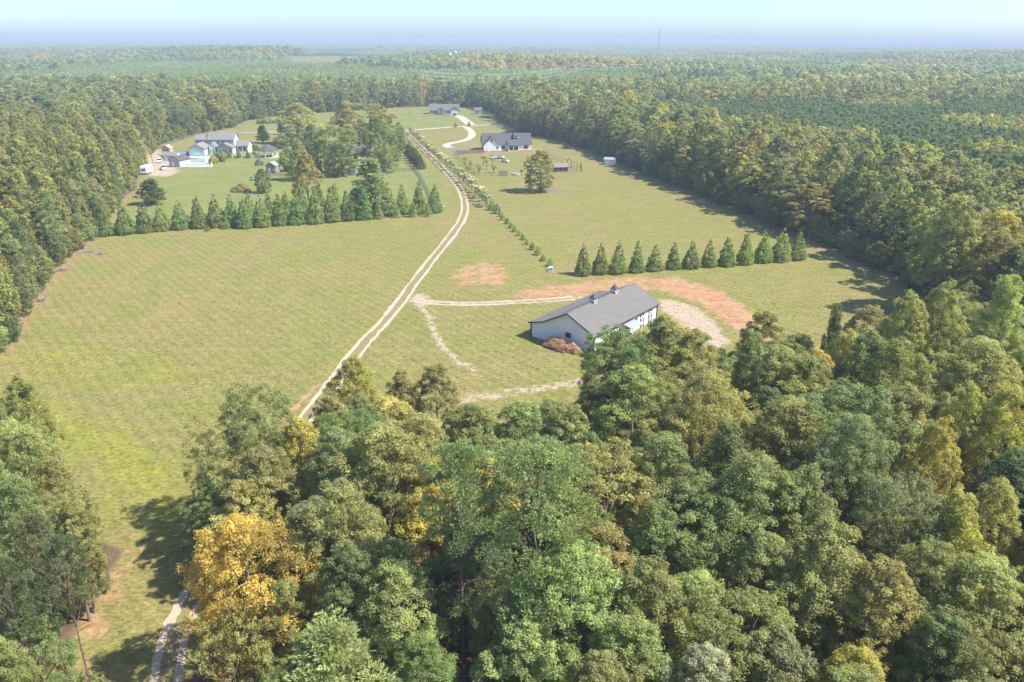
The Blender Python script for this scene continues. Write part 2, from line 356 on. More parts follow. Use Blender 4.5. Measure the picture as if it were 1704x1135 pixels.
    clayc = mul(clayc, mix(ramp(noise(1.8, 6, 0.75, w=30), 0.3, 0.7), (0.72, 0.70, 0.68), (1.12, 1.12, 1.12)))
    col = mix(math_('MULTIPLY', ramp(math_('ADD', gb[0], cn), 0.42, 0.8), ramp(gb[0], 0.02, 0.2)), col, clayc)
    gravc = mix(ramp(noise(1.6, 8, 0.75), 0.38, 0.62), (0.29, 0.215, 0.145), (0.46, 0.38, 0.29))
    gn = math_('MULTIPLY', math_('SUBTRACT', noise(0.6, 9, 0.8, w=17), 0.5), 2.4)
    col = mix(math_('MULTIPLY', ramp(math_('ADD', gb[1], gn), 0.42, 0.75), ramp(gb[1], 0.02, 0.2)), col, gravc)
    floorc = mix(ramp(noise(0.5, 6), 0.35, 0.65), (0.10, 0.075, 0.045), (0.16, 0.10, 0.065))
    fm = math_('ADD', gb[2], math_('MULTIPLY', math_('SUBTRACT', noise(0.3, 5, w=77), 0.5), 0.6))
    col = mix(ramp(fm, 0.4, 0.75), col, floorc)
    l.new(col, b.inputs['Base Color']); b.inputs['Roughness'].default_value = 0.95; b.inputs['Specular IOR Level'].default_value = 0.1
    bp = n.new('ShaderNodeBump'); bp.inputs['Strength'].default_value = 0.7; bp.inputs['Distance'].default_value = 0.12
    l.new(math_('ADD', fine, med), bp.inputs['Height']); l.new(bp.outputs[0], b.inputs['Normal'])
    return m
gmesh.materials.append(ground_material())
ground = link('ground', gmesh); ground['kind'] = 'structure'
gmesh.polygons.foreach_set('use_smooth', np.ones(len(gmesh.polygons), bool))

# ------------------------------------------------------------------ drives, roads and pads
def smooth_line(pts, step=0.8):
    P = [np.array(p, float) for p in pts]; P = [2 * P[0] - P[1]] + P + [2 * P[-1] - P[-2]]; out = []
    for a, b, c, d in zip(P, P[1:], P[2:], P[3:]):
        k = max(2, int(np.linalg.norm(c - b) / step))
        for i in range(k):
            t = i / k; out.append(0.5 * (2 * b + (c - a) * t + (2 * a - 5 * b + 4 * c - d) * t * t + (3 * b - a - 3 * c + d) * t ** 3))
    return np.array(out + [P[-2]])
def ribbon(mb, line, off, w, z, rag=0.12, seed=0):
    r = np.random.default_rng(seed); d = np.gradient(line, axis=0); d /= np.linalg.norm(d, axis=1)[:, None]; nn = np.stack([-d[:, 1], d[:, 0]], 1)
    def jit():
        a = r.normal(0, rag, len(line)); b = np.convolve(r.normal(0, rag * 2.5, len(line) + 8), np.ones(9) / 9, 'valid'); return a * 0.6 + b
    L, R_ = line + nn * (off + w / 2 + jit())[:, None], line + nn * (off - w / 2 + jit())[:, None]
    for q in (L, R_): pass
    vs = [(*p, z) for p in L] + [(*p, z) for p in R_]; k = len(line)
    mb.add(vs, [(k + i, k + i + 1, i + 1, i) for i in range(k - 1)])
DRIVE = smooth_line(GP([(655, 218.5), (675, 222), (696, 241), (716, 259), (737, 280), (755, 300), (768, 319), (773, 336), (773, 352), (768, 366), (757, 384), (721, 429), (692, 467), (649, 524), (607, 570), (570, 616), (535, 664), (505, 702)]) + [(-30.3, 84), (-30.6, 70), (-30.2, 58), (-28.6, 51), (-27.9, 40), (-27.5, 28)], 0.7)
med = MB(); ribbon(med, DRIVE, 0, 1.9, 0.012, 0.1, 4); o = setting('drive_median', med, M['median'])
tr = MB()
for s_ in (-1, 1): ribbon(tr, DRIVE, s_ * 0.98, 0.68, 0.022, 0.1, 5 + s_)
setting('driveway', tr, M['gravel'])
BD = smooth_line(GP([(686, 498), (715, 503), (760, 505.5), (830, 504), (900, 500.5), (955, 496)]), 0.7)
bt = MB()
for s_ in (-1, 1): ribbon(bt, BD, s_ * 0.95, 0.62, 0.02, 0.13, 9 + s_)
setting('barn_track', bt, M['gravel'])
RD = smooth_line(GP([(600, 221), (660, 218.5), (700, 215.5), (760, 211), (800, 208.5), (845, 206.5), (880, 206)]), 2)
rb = MB(); ribbon(rb, RD, 0, 3.6, 0.03, 0.15, 12); setting('lane_road', rb, M['gravelf'])
R2 = smooth_line(GP([(250, 240), (330, 221.5), (400, 221), (470, 219), (520, 218)]), 3)
rb = MB(); ribbon(rb, R2, 0, 3.2, 0.03, 0.15, 13); setting('back_lane', rb, M['gravelf'])
HD = smooth_line(GP([(775, 211), (783, 217.5), (785.5, 224), (781, 230), (768, 235), (750, 238.5), (743, 241), (745, 244.5), (752, 246.5)]), 1.5)
rb = MB(); ribbon(rb, HD, 0, 4.2, 0.035, 0.12, 14); setting('house_driveway', rb, M['gravelf'])
rb = MB(); ribbon(rb, smooth_line(GP([(784, 207.8), (776, 202), (770, 197.5), (763, 193), (757, 191.8)]), 1.5), 0, 6.0, 0.04, 0.15, 15); setting('garage_driveway', rb, M['gravelf'])
ap = MB(); q = GP([(745, 245), (752, 246), (768, 248), (797, 246.5), (806, 252), (797, 254.5), (760, 256.5), (752, 251)]); ap.add([(*p, 0.045) for p in q], [tuple(range(len(q)))[::-1]])
setting('asphalt_pad', ap, M['asphalt'])
# ------------------------------------------------------------------ foliage prototypes
def unit(v): return v / (np.linalg.norm(v, axis=-1, keepdims=True) + 1e-9)
def rand_dirs(r, n): return unit(r.normal(size=(n, 3)))
def quad_mesh(name, c, t, b, lv, m):
    """one rhombic leaf per centre c, half axes t and b"""
    n = len(c); v = np.stack([c - t, c - b * 0.9, c + t, c + b * 0.9], 1).reshape(-1, 3)
    me = bpy.data.meshes.new(name); me.vertices.add(4 * n); me.vertices.foreach_set('co', v.astype(np.float32).ravel())
    me.loops.add(4 * n); me.loops.foreach_set('vertex_index', np.arange(4 * n, dtype=np.int32))
    me.polygons.add(n); me.polygons.foreach_set('loop_start', np.arange(0, 4 * n, 4, dtype=np.int32)); me.polygons.foreach_set('loop_total', np.full(n, 4, np.int32))
    me.update(calc_edges=True); me.materials.append(m)
    at = me.attributes.new('lv', 'FLOAT_COLOR', 'POINT')
    at.data.foreach_set('color', np.repeat(np.stack([lv[:, 0], lv[:, 1], lv[:, 0] * 0, lv[:, 0] * 0 + 1], 1), 4, 0).astype(np.float32).ravel())
    return me
def leaf_axes(r, nrm, size, asp=0.62):
    n = len(nrm); a = unit(np.cross(nrm, rand_dirs(r, n))); b = np.cross(nrm, a)
    s = (size * r.uniform(0.7, 1.3, n))[:, None] * 0.5
    return a * s, b * s * asp
def spread(r, n, z0, z1, prof, R):                      # points on the envelope of a crown
    t = r.random(n) ** 0.85; az = r.uniform(0, 2 * math.pi, n); rad = np.array([prof(x) for x in t]) * R
    return t, az, rad
PROFS = dict(round=lambda t: math.sqrt(max(0.0, 1 - (2 * t * 0.98 - 0.9) ** 2)) if t > 0.02 else 0.5,
             oval=lambda t: (1 - t) ** 0.55 * (0.62 + 0.75 * min(1, t * 2.4)),
             spire=lambda t: (1 - t) ** 0.8 * (0.75 + 0.6 * min(1, t * 3)),
             vase=lambda t: 0.35 + 0.75 * math.sin(min(1, t * 1.15) * math.pi * 0.62) * (1 if t < 0.85 else 1 - (t - 0.85) * 4))
def crown_points(seed, style, R, z0, z1, nl, nc, nf, lobe=0.36, clump=0.13, ez=1.0, autumn=0.06, gap=0.0):
    r = np.random.default_rng(seed); prof = PROFS[style]; P, Nn, L = [], [], []; hh = z1 - z0; lobes = []
    lop = 1 + 0.22 * np.sin(np.arange(8) / 8 * 6.283 * 1 + r.uniform(0, 6)) * r.uniform(0.3, 1)
    for i in range(nl):
        t = (i + r.random()) / nl; t = t ** 0.9; az = i * 2.39996 + r.normal(0, 0.35); lr = R * lobe * r.uniform(0.65, 1.25)
        rr = prof(t) * R * r.uniform(0.72, 1.06) * lop[int(az / 6.283 * 8) % 8] - lr * 0.55; rr = max(0, rr)
        c = np.array([rr * math.cos(az), rr * math.sin(az), z0 + t * hh - lr * 0.5 * ez]); lobes.append(c)
        br = r.normal(1, 0.13); au = max(0, r.normal(autumn, autumn * 1.2)) if r.random() < 0.8 else autumn * 4 * r.random()
        out = unit(np.array([math.cos(az) * (1 - t * 0.6), math.sin(az) * (1 - t * 0.6), 0.35 + t * 0.9]))
        for k in range(nc):
            d = unit(out * r.uniform(0.25, 1.0) + rand_dirs(r, 1)[0] * 0.85); cc = c + d * lr * np.array([1, 1, ez]) * r.uniform(0.75, 1.1)
            cr = R * clump * r.uniform(0.7, 1.35); n = max(3, int(nf * r.uniform(0.6, 1.4) * (cr / (R * clump)) ** 1.5))
            if r.random() < gap: continue
            dd = unit(rand_dirs(r, n) + np.array([0, 0, 0.35]) + d * 0.35); rad = r.random(n)[:, None] ** 0.45
            P.append(cc + dd * cr * rad * np.array([1, 1, 0.8 * ez])); Nn.append(unit(dd * 0.75 + rand_dirs(r, n) * 0.75 + np.array([0, 0, 0.6])))
            b2 = br * r.normal(1, 0.09)
            L.append(np.stack([np.clip(b2 * r.normal(1, 0.16, n), 0.5, 1.7), np.clip(au * r.uniform(0.3, 1.8, n) + (r.random(n) < autumn * 0.5) * 0.6, 0, 0.9)], 1))
    return np.concatenate(P), np.concatenate(Nn), np.concatenate(L), lobes
def stem(lobes, h, r0, seed, n=7, limbs=9, z0=5, dead=0):
    r = random.Random(seed); mb = MB(); k = 6
    mb.tube([(r.gauss(0, 0.12) * i / k, r.gauss(0, 0.12) * i / k, h * i / k - (0.3 if i == 0 else 0)) for i in range(k + 1)], [r0 * (1.25 if i == 0 else 1 - 0.85 * i / k) for i in range(k + 1)], n)
    if len(lobes):
        for c in r.sample(list(lobes), min(limbs, len(lobes))):
            zb = max(z0 * 0.8, c[2] - math.hypot(c[0], c[1]) * 0.9 - 0.6); m_ = Vector((c[0] * 0.5, c[1] * 0.5, zb + (c[2] - zb) * 0.62))
            rr = r0 * (1 - 0.8 * zb / h) * 0.55; mb.tube([(0, 0, zb), m_, c], [rr, rr * 0.6, rr * 0.2], 5)
    for i in range(dead):
        a, z = r.uniform(0, 6.28), r.uniform(h * 0.1, h * 0.62); L_ = r.uniform(0.8, 2.6)
        mb.tube([(0, 0, z), (math.cos(a) * L_ * 0.6, math.sin(a) * L_ * 0.6, z + 0.15 * L_), (math.cos(a) * L_, math.sin(a) * L_, z + r.uniform(-0.2, 0.5))], [0.05, 0.035, 0.012], 4)
    return mb
PROTO = {}
def register(key, leaf_fn, stem_mb, mleaf, mbark):
    c, t, b, lv = leaf_fn
    PROTO[key] = dict(crown=quad_mesh('crown', c, t, b, lv, mleaf), trunk=stem_mb.mesh('trunk', mbark), raw=(c, t, b, lv), stem=stem_mb)
def broad(key, seed, style, R, h, z0, nl, nc, nf, leaf, autumn=0.06, lobe=0.36, clump=0.13, ez=1.0, gap=0.0, bark=None, limbs=9):
    c, nrm, lv, lobes = crown_points(seed, style, R, z0, h, nl, nc, nf, lobe, clump, ez, autumn, gap)
    r = np.random.default_rng(seed + 99); t, b = leaf_axes(r, nrm, leaf)
    register(key, (c, t, b, lv), stem(lobes, h * 0.82, 0.26, seed, 7, limbs, z0), LEAF, bark or BARKG)
# near trees, nominal height 18 m, crown radius 4.5 m
NEARK = []
for i, (st, z0, nl, nc, nf, ez, cl_, au) in enumerate([('round', 4, 46, 10, 48, 0.9, 0.125, 0.05), ('oval', 3.5, 50, 9, 48, 1.15, 0.12, 0.06), ('round', 5, 40, 11, 48, 0.85, 0.135, 0.03),
                                                      ('oval', 4, 54, 9, 46, 1.0, 0.12, 0.09), ('oval', 3, 58, 8, 46, 1.55, 0.11, 0.12), ('spire', 3, 60, 8, 44, 1.3, 0.115, 0.05), ('vase', 5, 44, 10, 46, 0.95, 0.13, 0.04)]):
    broad('n%d' % i, 100 + i, st, 4.5, 18, z0, nl, nc, int(nf * 1.6), 0.225 if st != 'spire' else 0.205, au, 0.34 if st != 'spire' else 0.28, cl_, ez, limbs=18)
    NEARK.append('n%d' % i)
broad('big0', 150, 'round', 7.0, 17, 3.0, 84, 12, 56, 0.23, 0.05, 0.27, 0.085, 0.9, limbs=22)
broad('open', 140, 'vase', 4.0, 13, 3.5, 30, 8, 34, 0.22, 0.16, 0.30, 0.14, 1.0, 0.15, BARK, 16)
broad('gold', 141, 'round', 6.0, 16, 2.5, 70, 12, 52, 0.22, 0.22, 0.28, 0.10, 0.95, 0.05, BARKG, 18)
for i, (st, z0_, ez_) in enumerate([('round', 1.0, 0.9), ('vase', 1.2, 0.95), ('oval', 0.8, 1.0)]):
    broad('y%d' % i, 180 + i, st, 4.8, 13, z0_, 56, 10, 44, 0.30, 0.06, 0.34, 0.125, ez_, bark=BARK)
MIDK = []
for i, (st, z0, nl, nc, nf, ez, au) in enumerate([('round', 2.0, 34, 9, 26, 0.9, 0.05), ('oval', 1.5, 36, 9, 24, 1.1, 0.06), ('round', 2.5, 32, 10, 26, 0.85, 0.03), ('vase', 2.5, 34, 9, 26, 0.95, 0.07)]):
    broad('m%d' % i, 200 + i, st, 4.5, 18, z0, nl, nc, nf, 0.44, au, 0.35, 0.14, ez, limbs=5); MIDK.append('m%d' % i)
POPK = []
for i in range(3):
    broad('p%d' % i, 220 + i, 'oval', 3.8, 18, 2.0, 42, 8, 20, 0.4, 0.10, 0.30, 0.13, 1.35, limbs=3); POPK.append('p%d' % i)
FARK = []
for i, st in enumerate(['round', 'oval', 'vase']):
    broad('f%d' % i, 240 + i, st, 4.5, 18, 2.0, 24, 6, 6, 1.05, 0.05, 0.38, 0.16, 0.95, limbs=2); FARK.append('f%d' % i)

def pine_leaves(seed, R, z0, z1, nb, npad, ntuft, nneed, L, wdt, dome=True, flat=0.55, layered=False, prs=0.13):
    r = np.random.default_rng(seed); C_, T, B, V, ends = [], [], [], [], []
    for i in range(nb):
        t = (i + r.random()) / nb; z = z0 + t * (z1 - z0); az = i * 2.39996 + r.normal(0, 0.3)
        rad = R * (math.sqrt(max(0.02, 1 - (t * 1.0) ** 2.2)) * (0.75 + 0.3 * min(1, t * 3)) if dome else (1 - t) ** 0.75 * (0.8 + 0.2 * min(1, t * 6))) * r.uniform(0.72, 1.12)
        rise = (0.15 + 0.55 * t) if dome else (0.02 if layered else 0.25)
        e = np.array([rad * math.cos(az), rad * math.sin(az), z + rad * rise]); ends.append(e); br = r.normal(1, 0.12)
        for k in range(npad):
            f = 1 - (k / npad) ** 1.2 * 0.72; p = np.array([e[0] * f, e[1] * f, z + (e[2] - z) * f]) + r.normal(0, 0.18 * R * (0.5 if layered else 1) * (1.2 - f), 3) * np.array([1, 1, 0.5])
            bp = r.normal(1, 0.17); pr = R * prs * r.uniform(0.75, 1.3)
            d = unit(rand_dirs(r, ntuft) + np.array([0, 0, 0.35])); q = p + d * pr * np.array([1, 1, flat]) * r.random((ntuft, 1)) ** 0.4
            for _ in range(nneed):
                nd = unit(d * 1.2 + rand_dirs(r, ntuft) * 0.55 + np.array([math.cos(az) * 0.35, math.sin(az) * 0.35, 0.05 if layered else 0.35]))
                ln = L * r.uniform(0.7, 1.25, ntuft)[:, None]; side = unit(np.cross(nd, rand_dirs(r, ntuft)))
                C_.append(q + nd * ln * 0.5); T.append(nd * ln * 0.5); B.append(side * wdt * 0.5)
                V.append(np.stack([np.clip(br * bp * r.normal(1, 0.12, ntuft), 0.5, 1.9), np.clip(r.normal(0.02, 0.05, ntuft), 0, 0.4)], 1))
    return (np.concatenate(C_), np.concatenate(T), np.concatenate(B), np.concatenate(V)), ends
def pine(key, seed, R, h, z0, *a, r0=0.24, dead=0, limbs=30, **k):
    lf, ends = pine_leaves(seed, R, z0, h * 0.97, *a, **k)
    register(key, lf, stem(ends, h * 0.93, r0, seed, 8, limbs, z0, dead), NEEDLE, BARKP)
pine('pine0', 300, 4.6, 22, 12.5, 50, 2, 105, 6, 0.25, 0.06, prs=0.165, dead=26, flat=0.6)
pine('pine1', 301, 3.9, 22, 14.0, 40, 2, 100, 6, 0.25, 0.06, prs=0.175, dead=30, flat=0.6)
pine('pine2', 302, 4.2, 16, 4.0, 46, 5, 44, 6, 0.28, 0.055, prs=0.16, dead=6, flat=0.6, dome=False)
pine('layer0', 310, 4.4, 16, 1.2, 52, 8, 9, 4, 0.55, 0.10, dome=False, layered=True, flat=0.28)
pine('layer1', 311, 4.0, 16, 1.2, 50, 7, 9, 4, 0.55, 0.10, dome=False, layered=True, flat=0.35)
pine('yardpine', 312, 3.6, 13, 1.5, 40, 7, 9, 4, 0.6, 0.16, dome=False, flat=0.6)
pine('plant0', 320, 2.3, 15, 5.5, 22, 4, 6, 3, 0.75, 0.22, dome=False, flat=0.6, limbs=4)
pine('plant1', 321, 2.1, 15, 6.5, 20, 4, 6, 3, 0.75, 0.22, dome=False, flat=0.7, limbs=4)

def cone_leaves(seed, R, h, n, size, asp=0.5, base=0.15):
    """feathery sprays on a slightly bulging cone"""
    r = np.random.default_rng(seed); t = 1 - np.sqrt(r.random(n)); t = base / h + t * (1 - base / h); az = r.uniform(0, 6.2832, n)
    lump = np.zeros(n)
    for _ in range(110):
        a0, t0, w, am = r.uniform(0, 6.28), r.random() ** 1.2, r.uniform(0.025, 0.06), r.uniform(-0.16, 0.26)
        da = np.minimum(np.abs(az - a0), 6.2832 - np.abs(az - a0)); lump += am * np.exp(-(da / 0.3) ** 2 - ((t - t0) / w) ** 2)
    prof = (1 - t) ** 0.82 * (1.0 - 0.22 * np.clip((0.16 - t) / 0.16, 0, 1) ** 2)
    rad = R * (prof * (1 + lump) + 0.02) * (1 - 0.16 * r.random(n) ** 2); z = t * h
    out = np.stack([np.cos(az), np.sin(az), np.zeros(n)], 1); c = np.stack([rad * np.cos(az), rad * np.sin(az), z], 1)
    d = unit(out * 0.75 + np.array([0, 0, 0.75]) + rand_dirs(r, n) * 0.7); side = unit(np.cross(d, out * 0.6 + rand_dirs(r, n)))
    s = (size * r.uniform(0.6, 1.35, n))[:, None]
    lv = np.stack([np.clip(r.normal(1, 0.2, n) * (1 + lump * 0.8), 0.5, 1.8), np.clip(r.normal(0.0, 0.04, n), 0, 0.3)], 1)
    return (c, d * s * 0.5, side * s * 0.5 * asp, lv)
def clump_cone(seed, R, h, ncl, nlf, leaf):
    """a cone built of many small upswept sprays"""
    r = np.random.default_rng(seed); P, Nn, L = [], [], []; bulge = 1 + 0.14 * r.normal(size=9)
    for k in range(ncl):
        t = 1 - math.sqrt(r.random()); t = 0.02 + t * 0.97; az = k * 2.39996 + r.normal(0, 0.2); pr = (1 - t) ** 0.92 * (1 - 0.25 * max(0, (0.12 - t) / 0.12) ** 2)
        rad = R * pr * bulge[int(t * 8)] ** 0.5 * r.uniform(0.72, 1.1) + 0.05; cr = (0.13 + 0.32 * (1 - t)) * r.uniform(0.7, 1.4); o_ = np.array([math.cos(az), math.sin(az), 0.0])
        c = np.array([rad * o_[0], rad * o_[1], t * h + 0.1]); d = unit(rand_dirs(r, nlf) * 0.9 + o_ * 0.7 + np.array([0, 0, 0.45])); br = r.normal(1, 0.15)
        P.append(c + d * cr * np.array([1, 1, 1.25]) * r.random((nlf, 1)) ** 0.5); Nn.append(unit(d + rand_dirs(r, nlf) * 0.6)); L.append(np.stack([np.clip(br * r.normal(1, 0.14, nlf), 0.5, 1.7), np.clip(r.normal(0.02, 0.06, nlf), 0, 0.4)], 1))
    t, b = leaf_axes(r, np.concatenate(Nn), leaf, 0.5); c = np.concatenate(P); c[:, 2] = np.maximum(c[:, 2], 0.05)
    return (c, t, b, np.concatenate(L))
for i in range(5):
    core = MB().tube([(0, 0, -0.2), (0, 0, 0.5), (0, 0, 6.6)], [0.16, 0.14, 0.03], 6)
    register('arb%d' % i, clump_cone(400 + i, 1.8, 8.0, 360, 36, 0.22), core, LEAF, BARK)
for i in range(2):
    register('shrub%d' % i, clump_cone(420 + i, 0.85, 2.4, 60, 18, 0.26), MB().tube([(0, 0, -0.1), (0, 0, 1.6)], [0.05, 0.02], 5), LEAF, BARK)

def vase_tree(key, seed, R, h, n, leaf, fl):
    r = np.random.default_rng(seed); rr = random.Random(seed); mb = MB(); P, Nn, L = [], [], []
    for k in range(6):
        a = k * 1.05 + rr.uniform(-.3, .3); e = Vector((math.cos(a) * R * 0.7, math.sin(a) * R * 0.7, h * rr.uniform(0.7, 0.95))); mb.tube([(math.cos(a) * .06, math.sin(a) * .06, -0.1), (e.x * 0.35, e.y * 0.35, e.z * 0.55), e], [0.05, 0.04, 0.01], 4)
        for q in range(3):
            c = np.array(e) + r.normal(0, R * 0.28, 3) * np.array([1, 1, 0.7]); d = rand_dirs(r, n); P.append(c + d * R * 0.34 * r.random((n, 1)) ** 0.4); Nn.append(unit(d + rand_dirs(r, n) * 0.7 + np.array([0, 0, .5])))
            f = (d[:, 2] > 0.25) & (r.random(n) < fl); L.append(np.stack([r.normal(1, 0.15, n) + f * 1.1, np.where(f, 0.0, np.clip(r.normal(0.12, 0.15, n), 0, 0.6))], 1))
    t, b = leaf_axes(r, np.concatenate(Nn), leaf, 0.7); register(key, (np.concatenate(P), t, b, np.concatenate(L)), mb, LEAF, BARKG)
for i in range(3): vase_tree('crape%d' % i, 440 + i, 1.25, 3.0, 42, 0.3, (0.55, 0.75, 0.4)[i])
for i in range(2): vase_tree('sapling%d' % i, 450 + i, 0.8, 2.4, 12, 0.3, 0.0)
def bush_leaves(seed, R, n, leaf, autumn, nc=34, cs=0.26):
    r = np.random.default_rng(seed); P, Nn, L = [], [], []
    for k in range(nc):
        d0 = unit(rand_dirs(r, 1)[0] + np.array([0, 0, 0.5])); d0[2] = abs(d0[2]); c = d0 * R * np.array([1, 1, 0.75]) * r.uniform(0.62, 0.9); m = n // nc; d = rand_dirs(r, m)
        P.append(c + d * R * cs * r.random((m, 1)) ** 0.4); Nn.append(unit(d + d0 + rand_dirs(r, m) * 0.8)); L.append(np.stack([np.clip(r.normal(1, 0.2, m), .4, 1.7), np.clip(r.normal(autumn, autumn, m), 0, 1)], 1))
    t, b = leaf_axes(r, np.concatenate(Nn), leaf); c = np.concatenate(P); c[:, 2] = np.maximum(c[:, 2], 0.03)
    return (c, t, b, np.concatenate(L))
for i, au in enumerate((0.05, 0.35)):
    register('bush%d' % i, bush_leaves(460 + i, 1.5, 2400, 0.26, au), MB().tube([(0, 0, -0.1), (0.1, 0, 0.5), (0.2, 0.1, 1.0)], [0.06, 0.04, 0.02], 5), LEAF, BARK)
register('bigbush', bush_leaves(470, 1.5, 13000, 0.12, 0.02, 130, 0.17), MB().tube([(0, 0, -0.1), (0.1, 0, 0.5), (0.2, 0.1, 1.0)], [0.06, 0.04, 0.02], 5), LEAF, BARK)

TINT = dict(olive=(0.14, 0.15, 0.056), green=(0.112, 0.14, 0.053), grey=(0.11, 0.13, 0.068), yellow=(0.2, 0.195, 0.05), brown=(0.155, 0.146, 0.06), gold=(0.285, 0.235, 0.06),
            pale=(0.16, 0.178, 0.068), pine=(0.15, 0.18, 0.072), dark=(0.075, 0.1, 0.04), cedar=(0.085, 0.105, 0.045), arb=(0.122, 0.158, 0.055), orange=(0.2, 0.145, 0.06),
            blue=(0.07, 0.10, 0.06), poplar=(0.16, 0.172, 0.058), silver=(0.16, 0.165, 0.10), crape=(0.135, 0.145, 0.1), plant=(0.108, 0.148, 0.06))
WORDS = dict(olive='olive green', green='mid green', grey='grey green', yellow='yellow green', brown='brownish olive', gold='golden yellow', pale='pale green', pine='blue green', dark='dark green',
             cedar='dull green', orange='orange brown', blue='bluish dark green', poplar='yellowish green', silver='silvery green', plant='deep green')
for _k in TINT: TINT[_k] = tuple(c * 2.15 for c in TINT[_k])
def jcol(k, r, s=0.12):
    c = TINT[k] if isinstance(k, str) else k; f = r.gauss(1, s); return (max(0.01, c[0] * f * r.gauss(1, 0.06)), max(0.01, c[1] * f), max(0.01, c[2] * f * r.gauss(1, 0.04)), 1)
NOM = {}
for k_ in PROTO:
    c_ = PROTO[k_]['raw'][0]; NOM[k_] = (float(np.percentile(np.hypot(c_[:, 0], c_[:, 1]), 97)), float(c_[:, 2].max()))
def spawn(key, name, label, cat, x, y, h, rad, col, rz, group=None, tilt=0.0):
    R0, h0 = NOM[key]; p = PROTO[key]
    t = thing(name, label, cat, (x, y, float(terrain(x, y))), rz, group); t.scale = (rad / R0, rad / R0, h / h0); t.rotation_euler[0] = tilt
    a = link('trunk', p['trunk'], t); b = link('crown', p['crown'], t); b.color = col
    return t
# ------------------------------------------------------------------ buildings
def fbox(face, pos, u0, u1, z0, z1, d0, d1):           # box on a wall: face f/b (walls along x) or l/r (walls along y); d outwards
    s = {'f': -1, 'b': 1, 'l': -1, 'r': 1}[face]; a, b = sorted((pos + s * d0, pos + s * d1))
    return (u0, u1, a, b, z0, z1) if face in 'fb' else (a, b, u0, u1, z0, z1)
def window(par, face, pos, u, z, w, h, frame='white', mull=1, name='window'):
    mb = MB(); t = 0.09
    for a in ((u - w / 2 - t, u - w / 2, z - t, z + h + t), (u + w / 2, u + w / 2 + t, z - t, z + h + t), (u - w / 2, u + w / 2, z - t, z), (u - w / 2, u + w / 2, z + h, z + h + t)): mb.box(*fbox(face, pos, *a, 0.003, 0.08))
    for k in range(mull): mb.box(*fbox(face, pos, u - w / 2 + w * (k + 1) / (mull + 1) - 0.03, u - w / 2 + w * (k + 1) / (mull + 1) + 0.03, z, z + h, 0.003, 0.07))
    o = mb.build(name, M[frame], par); MB().box(*fbox(face, pos, u - w / 2, u + w / 2, z, z + h, 0.003, 0.03)).build('pane', M['glass'], o); return o
def door(par, face, pos, u, w, h, m='white', z=0.05):
    o = MB().box(*fbox(face, pos, u - w / 2, u + w / 2, z, z + h, 0.003, 0.06)).build('door', M[m], par); MB().box(*fbox(face, pos, u + w * .32, u + w * .38, z + h * .45, z + h * .5, 0.062, 0.12)).build('handle', M['steel'], o); return o
def gable_roof(par, x0, x1, y0, y1, ze, zr, m, ax='x', oh=0.4, th=0.16, name='roof', lift=0.02):
    mb = MB()
    if ax == 'x':
        yc = (y0 + y1) / 2; s = (zr - ze) / (yc - y0); e = ze - s * oh
        mb.slab([(x0 - oh, y0 - oh, e + lift), (x1 + oh, y0 - oh, e + lift), (x1 + oh, yc, zr + lift), (x0 - oh, yc, zr + lift)], -th)
        mb.slab([(x1 + oh, y1 + oh, e + lift), (x0 - oh, y1 + oh, e + lift), (x0 - oh, yc, zr + lift), (x1 + oh, yc, zr + lift)], -th)
    else:
        xc = (x0 + x1) / 2; s = (zr - ze) / (xc - x0); e = ze - s * oh
        mb.slab([(x0 - oh, y1 + oh, e + lift), (x0 - oh, y0 - oh, e + lift), (xc, y0 - oh, zr + lift), (xc, y1 + oh, zr + lift)], -th)
        mb.slab([(x1 + oh, y0 - oh, e + lift), (x1 + oh, y1 + oh, e + lift), (xc, y1 + oh, zr + lift), (xc, y0 - oh, zr + lift)], -th)
    return mb.build(name, m, par)
def gable_walls(par, x0, x1, y0, y1, ze, zr, m, ax='x', name='wall'):
    mb = MB()
    if ax == 'x': mb.prism([(y0, -0.2), (y1, -0.2), (y1, ze), ((y0 + y1) / 2, zr), (y0, ze)], x0, x1, 'x')
    else: mb.prism([(x0, -0.2), (x1, -0.2), (x1, ze), ((x0 + x1) / 2, zr), (x0, ze)], y0, y1, 'y')
    return mb.build(name, m, par)

# the white barn: x along the long front wall, y into the building (its gable end faces -x)
A = G(987, 587)
barn = thing('barn', 'long white metal barn with grey roof, two cupolas and dark trim', 'barn', A, math.radians(52.5))
BL, EZ, AV, AZ, KV, KZ, LV, LZ = 22.6, 3.2, 5.27, 5.95, 10.3, 3.42, 13.1, 2.72
prof = [(0, -0.3), (LV, -0.3), (LV, LZ), (KV, KZ), (AV, AZ), (0, EZ)]
MB().prism(prof, 0, BL, 'x').build('wall', M['barnwhite'], barn)
ribm = MB()
for k in range(1, 32):                                                             # standing ribs of the metal sheets
    u = k * LV / 32; ztop = np.interp(u, [0, AV, KV, LV], [EZ, AZ, KZ, LZ]) - 0.12; ribm.box(-0.025, -0.002, u - 0.02, u + 0.02, 0.05, ztop)
for k in range(1, 56): u = k * BL / 56; ribm.box(u - 0.02, u + 0.02, -0.025, -0.002, 0.05, EZ - 0.1)
o = ribm.build('sheet_ribs', M['barnwhite'], barn); o['kind'] = 'stuff'
oh = 0.45; sl1 = (AZ - EZ) / AV; rf = MB()
rf.slab([(-oh, -oh, EZ - oh * sl1 + .03), (BL + oh, -oh, EZ - oh * sl1 + .03), (BL + oh, AV, AZ + .03), (-oh, AV, AZ + .03)], -0.14)
roof = rf.build('roof', M['roof'], barn)
rf = MB().slab([(BL + oh, KV, KZ + .035), (-oh, KV, KZ + .035), (-oh, AV, AZ + .035), (BL + oh, AV, AZ + .035)], -0.135)
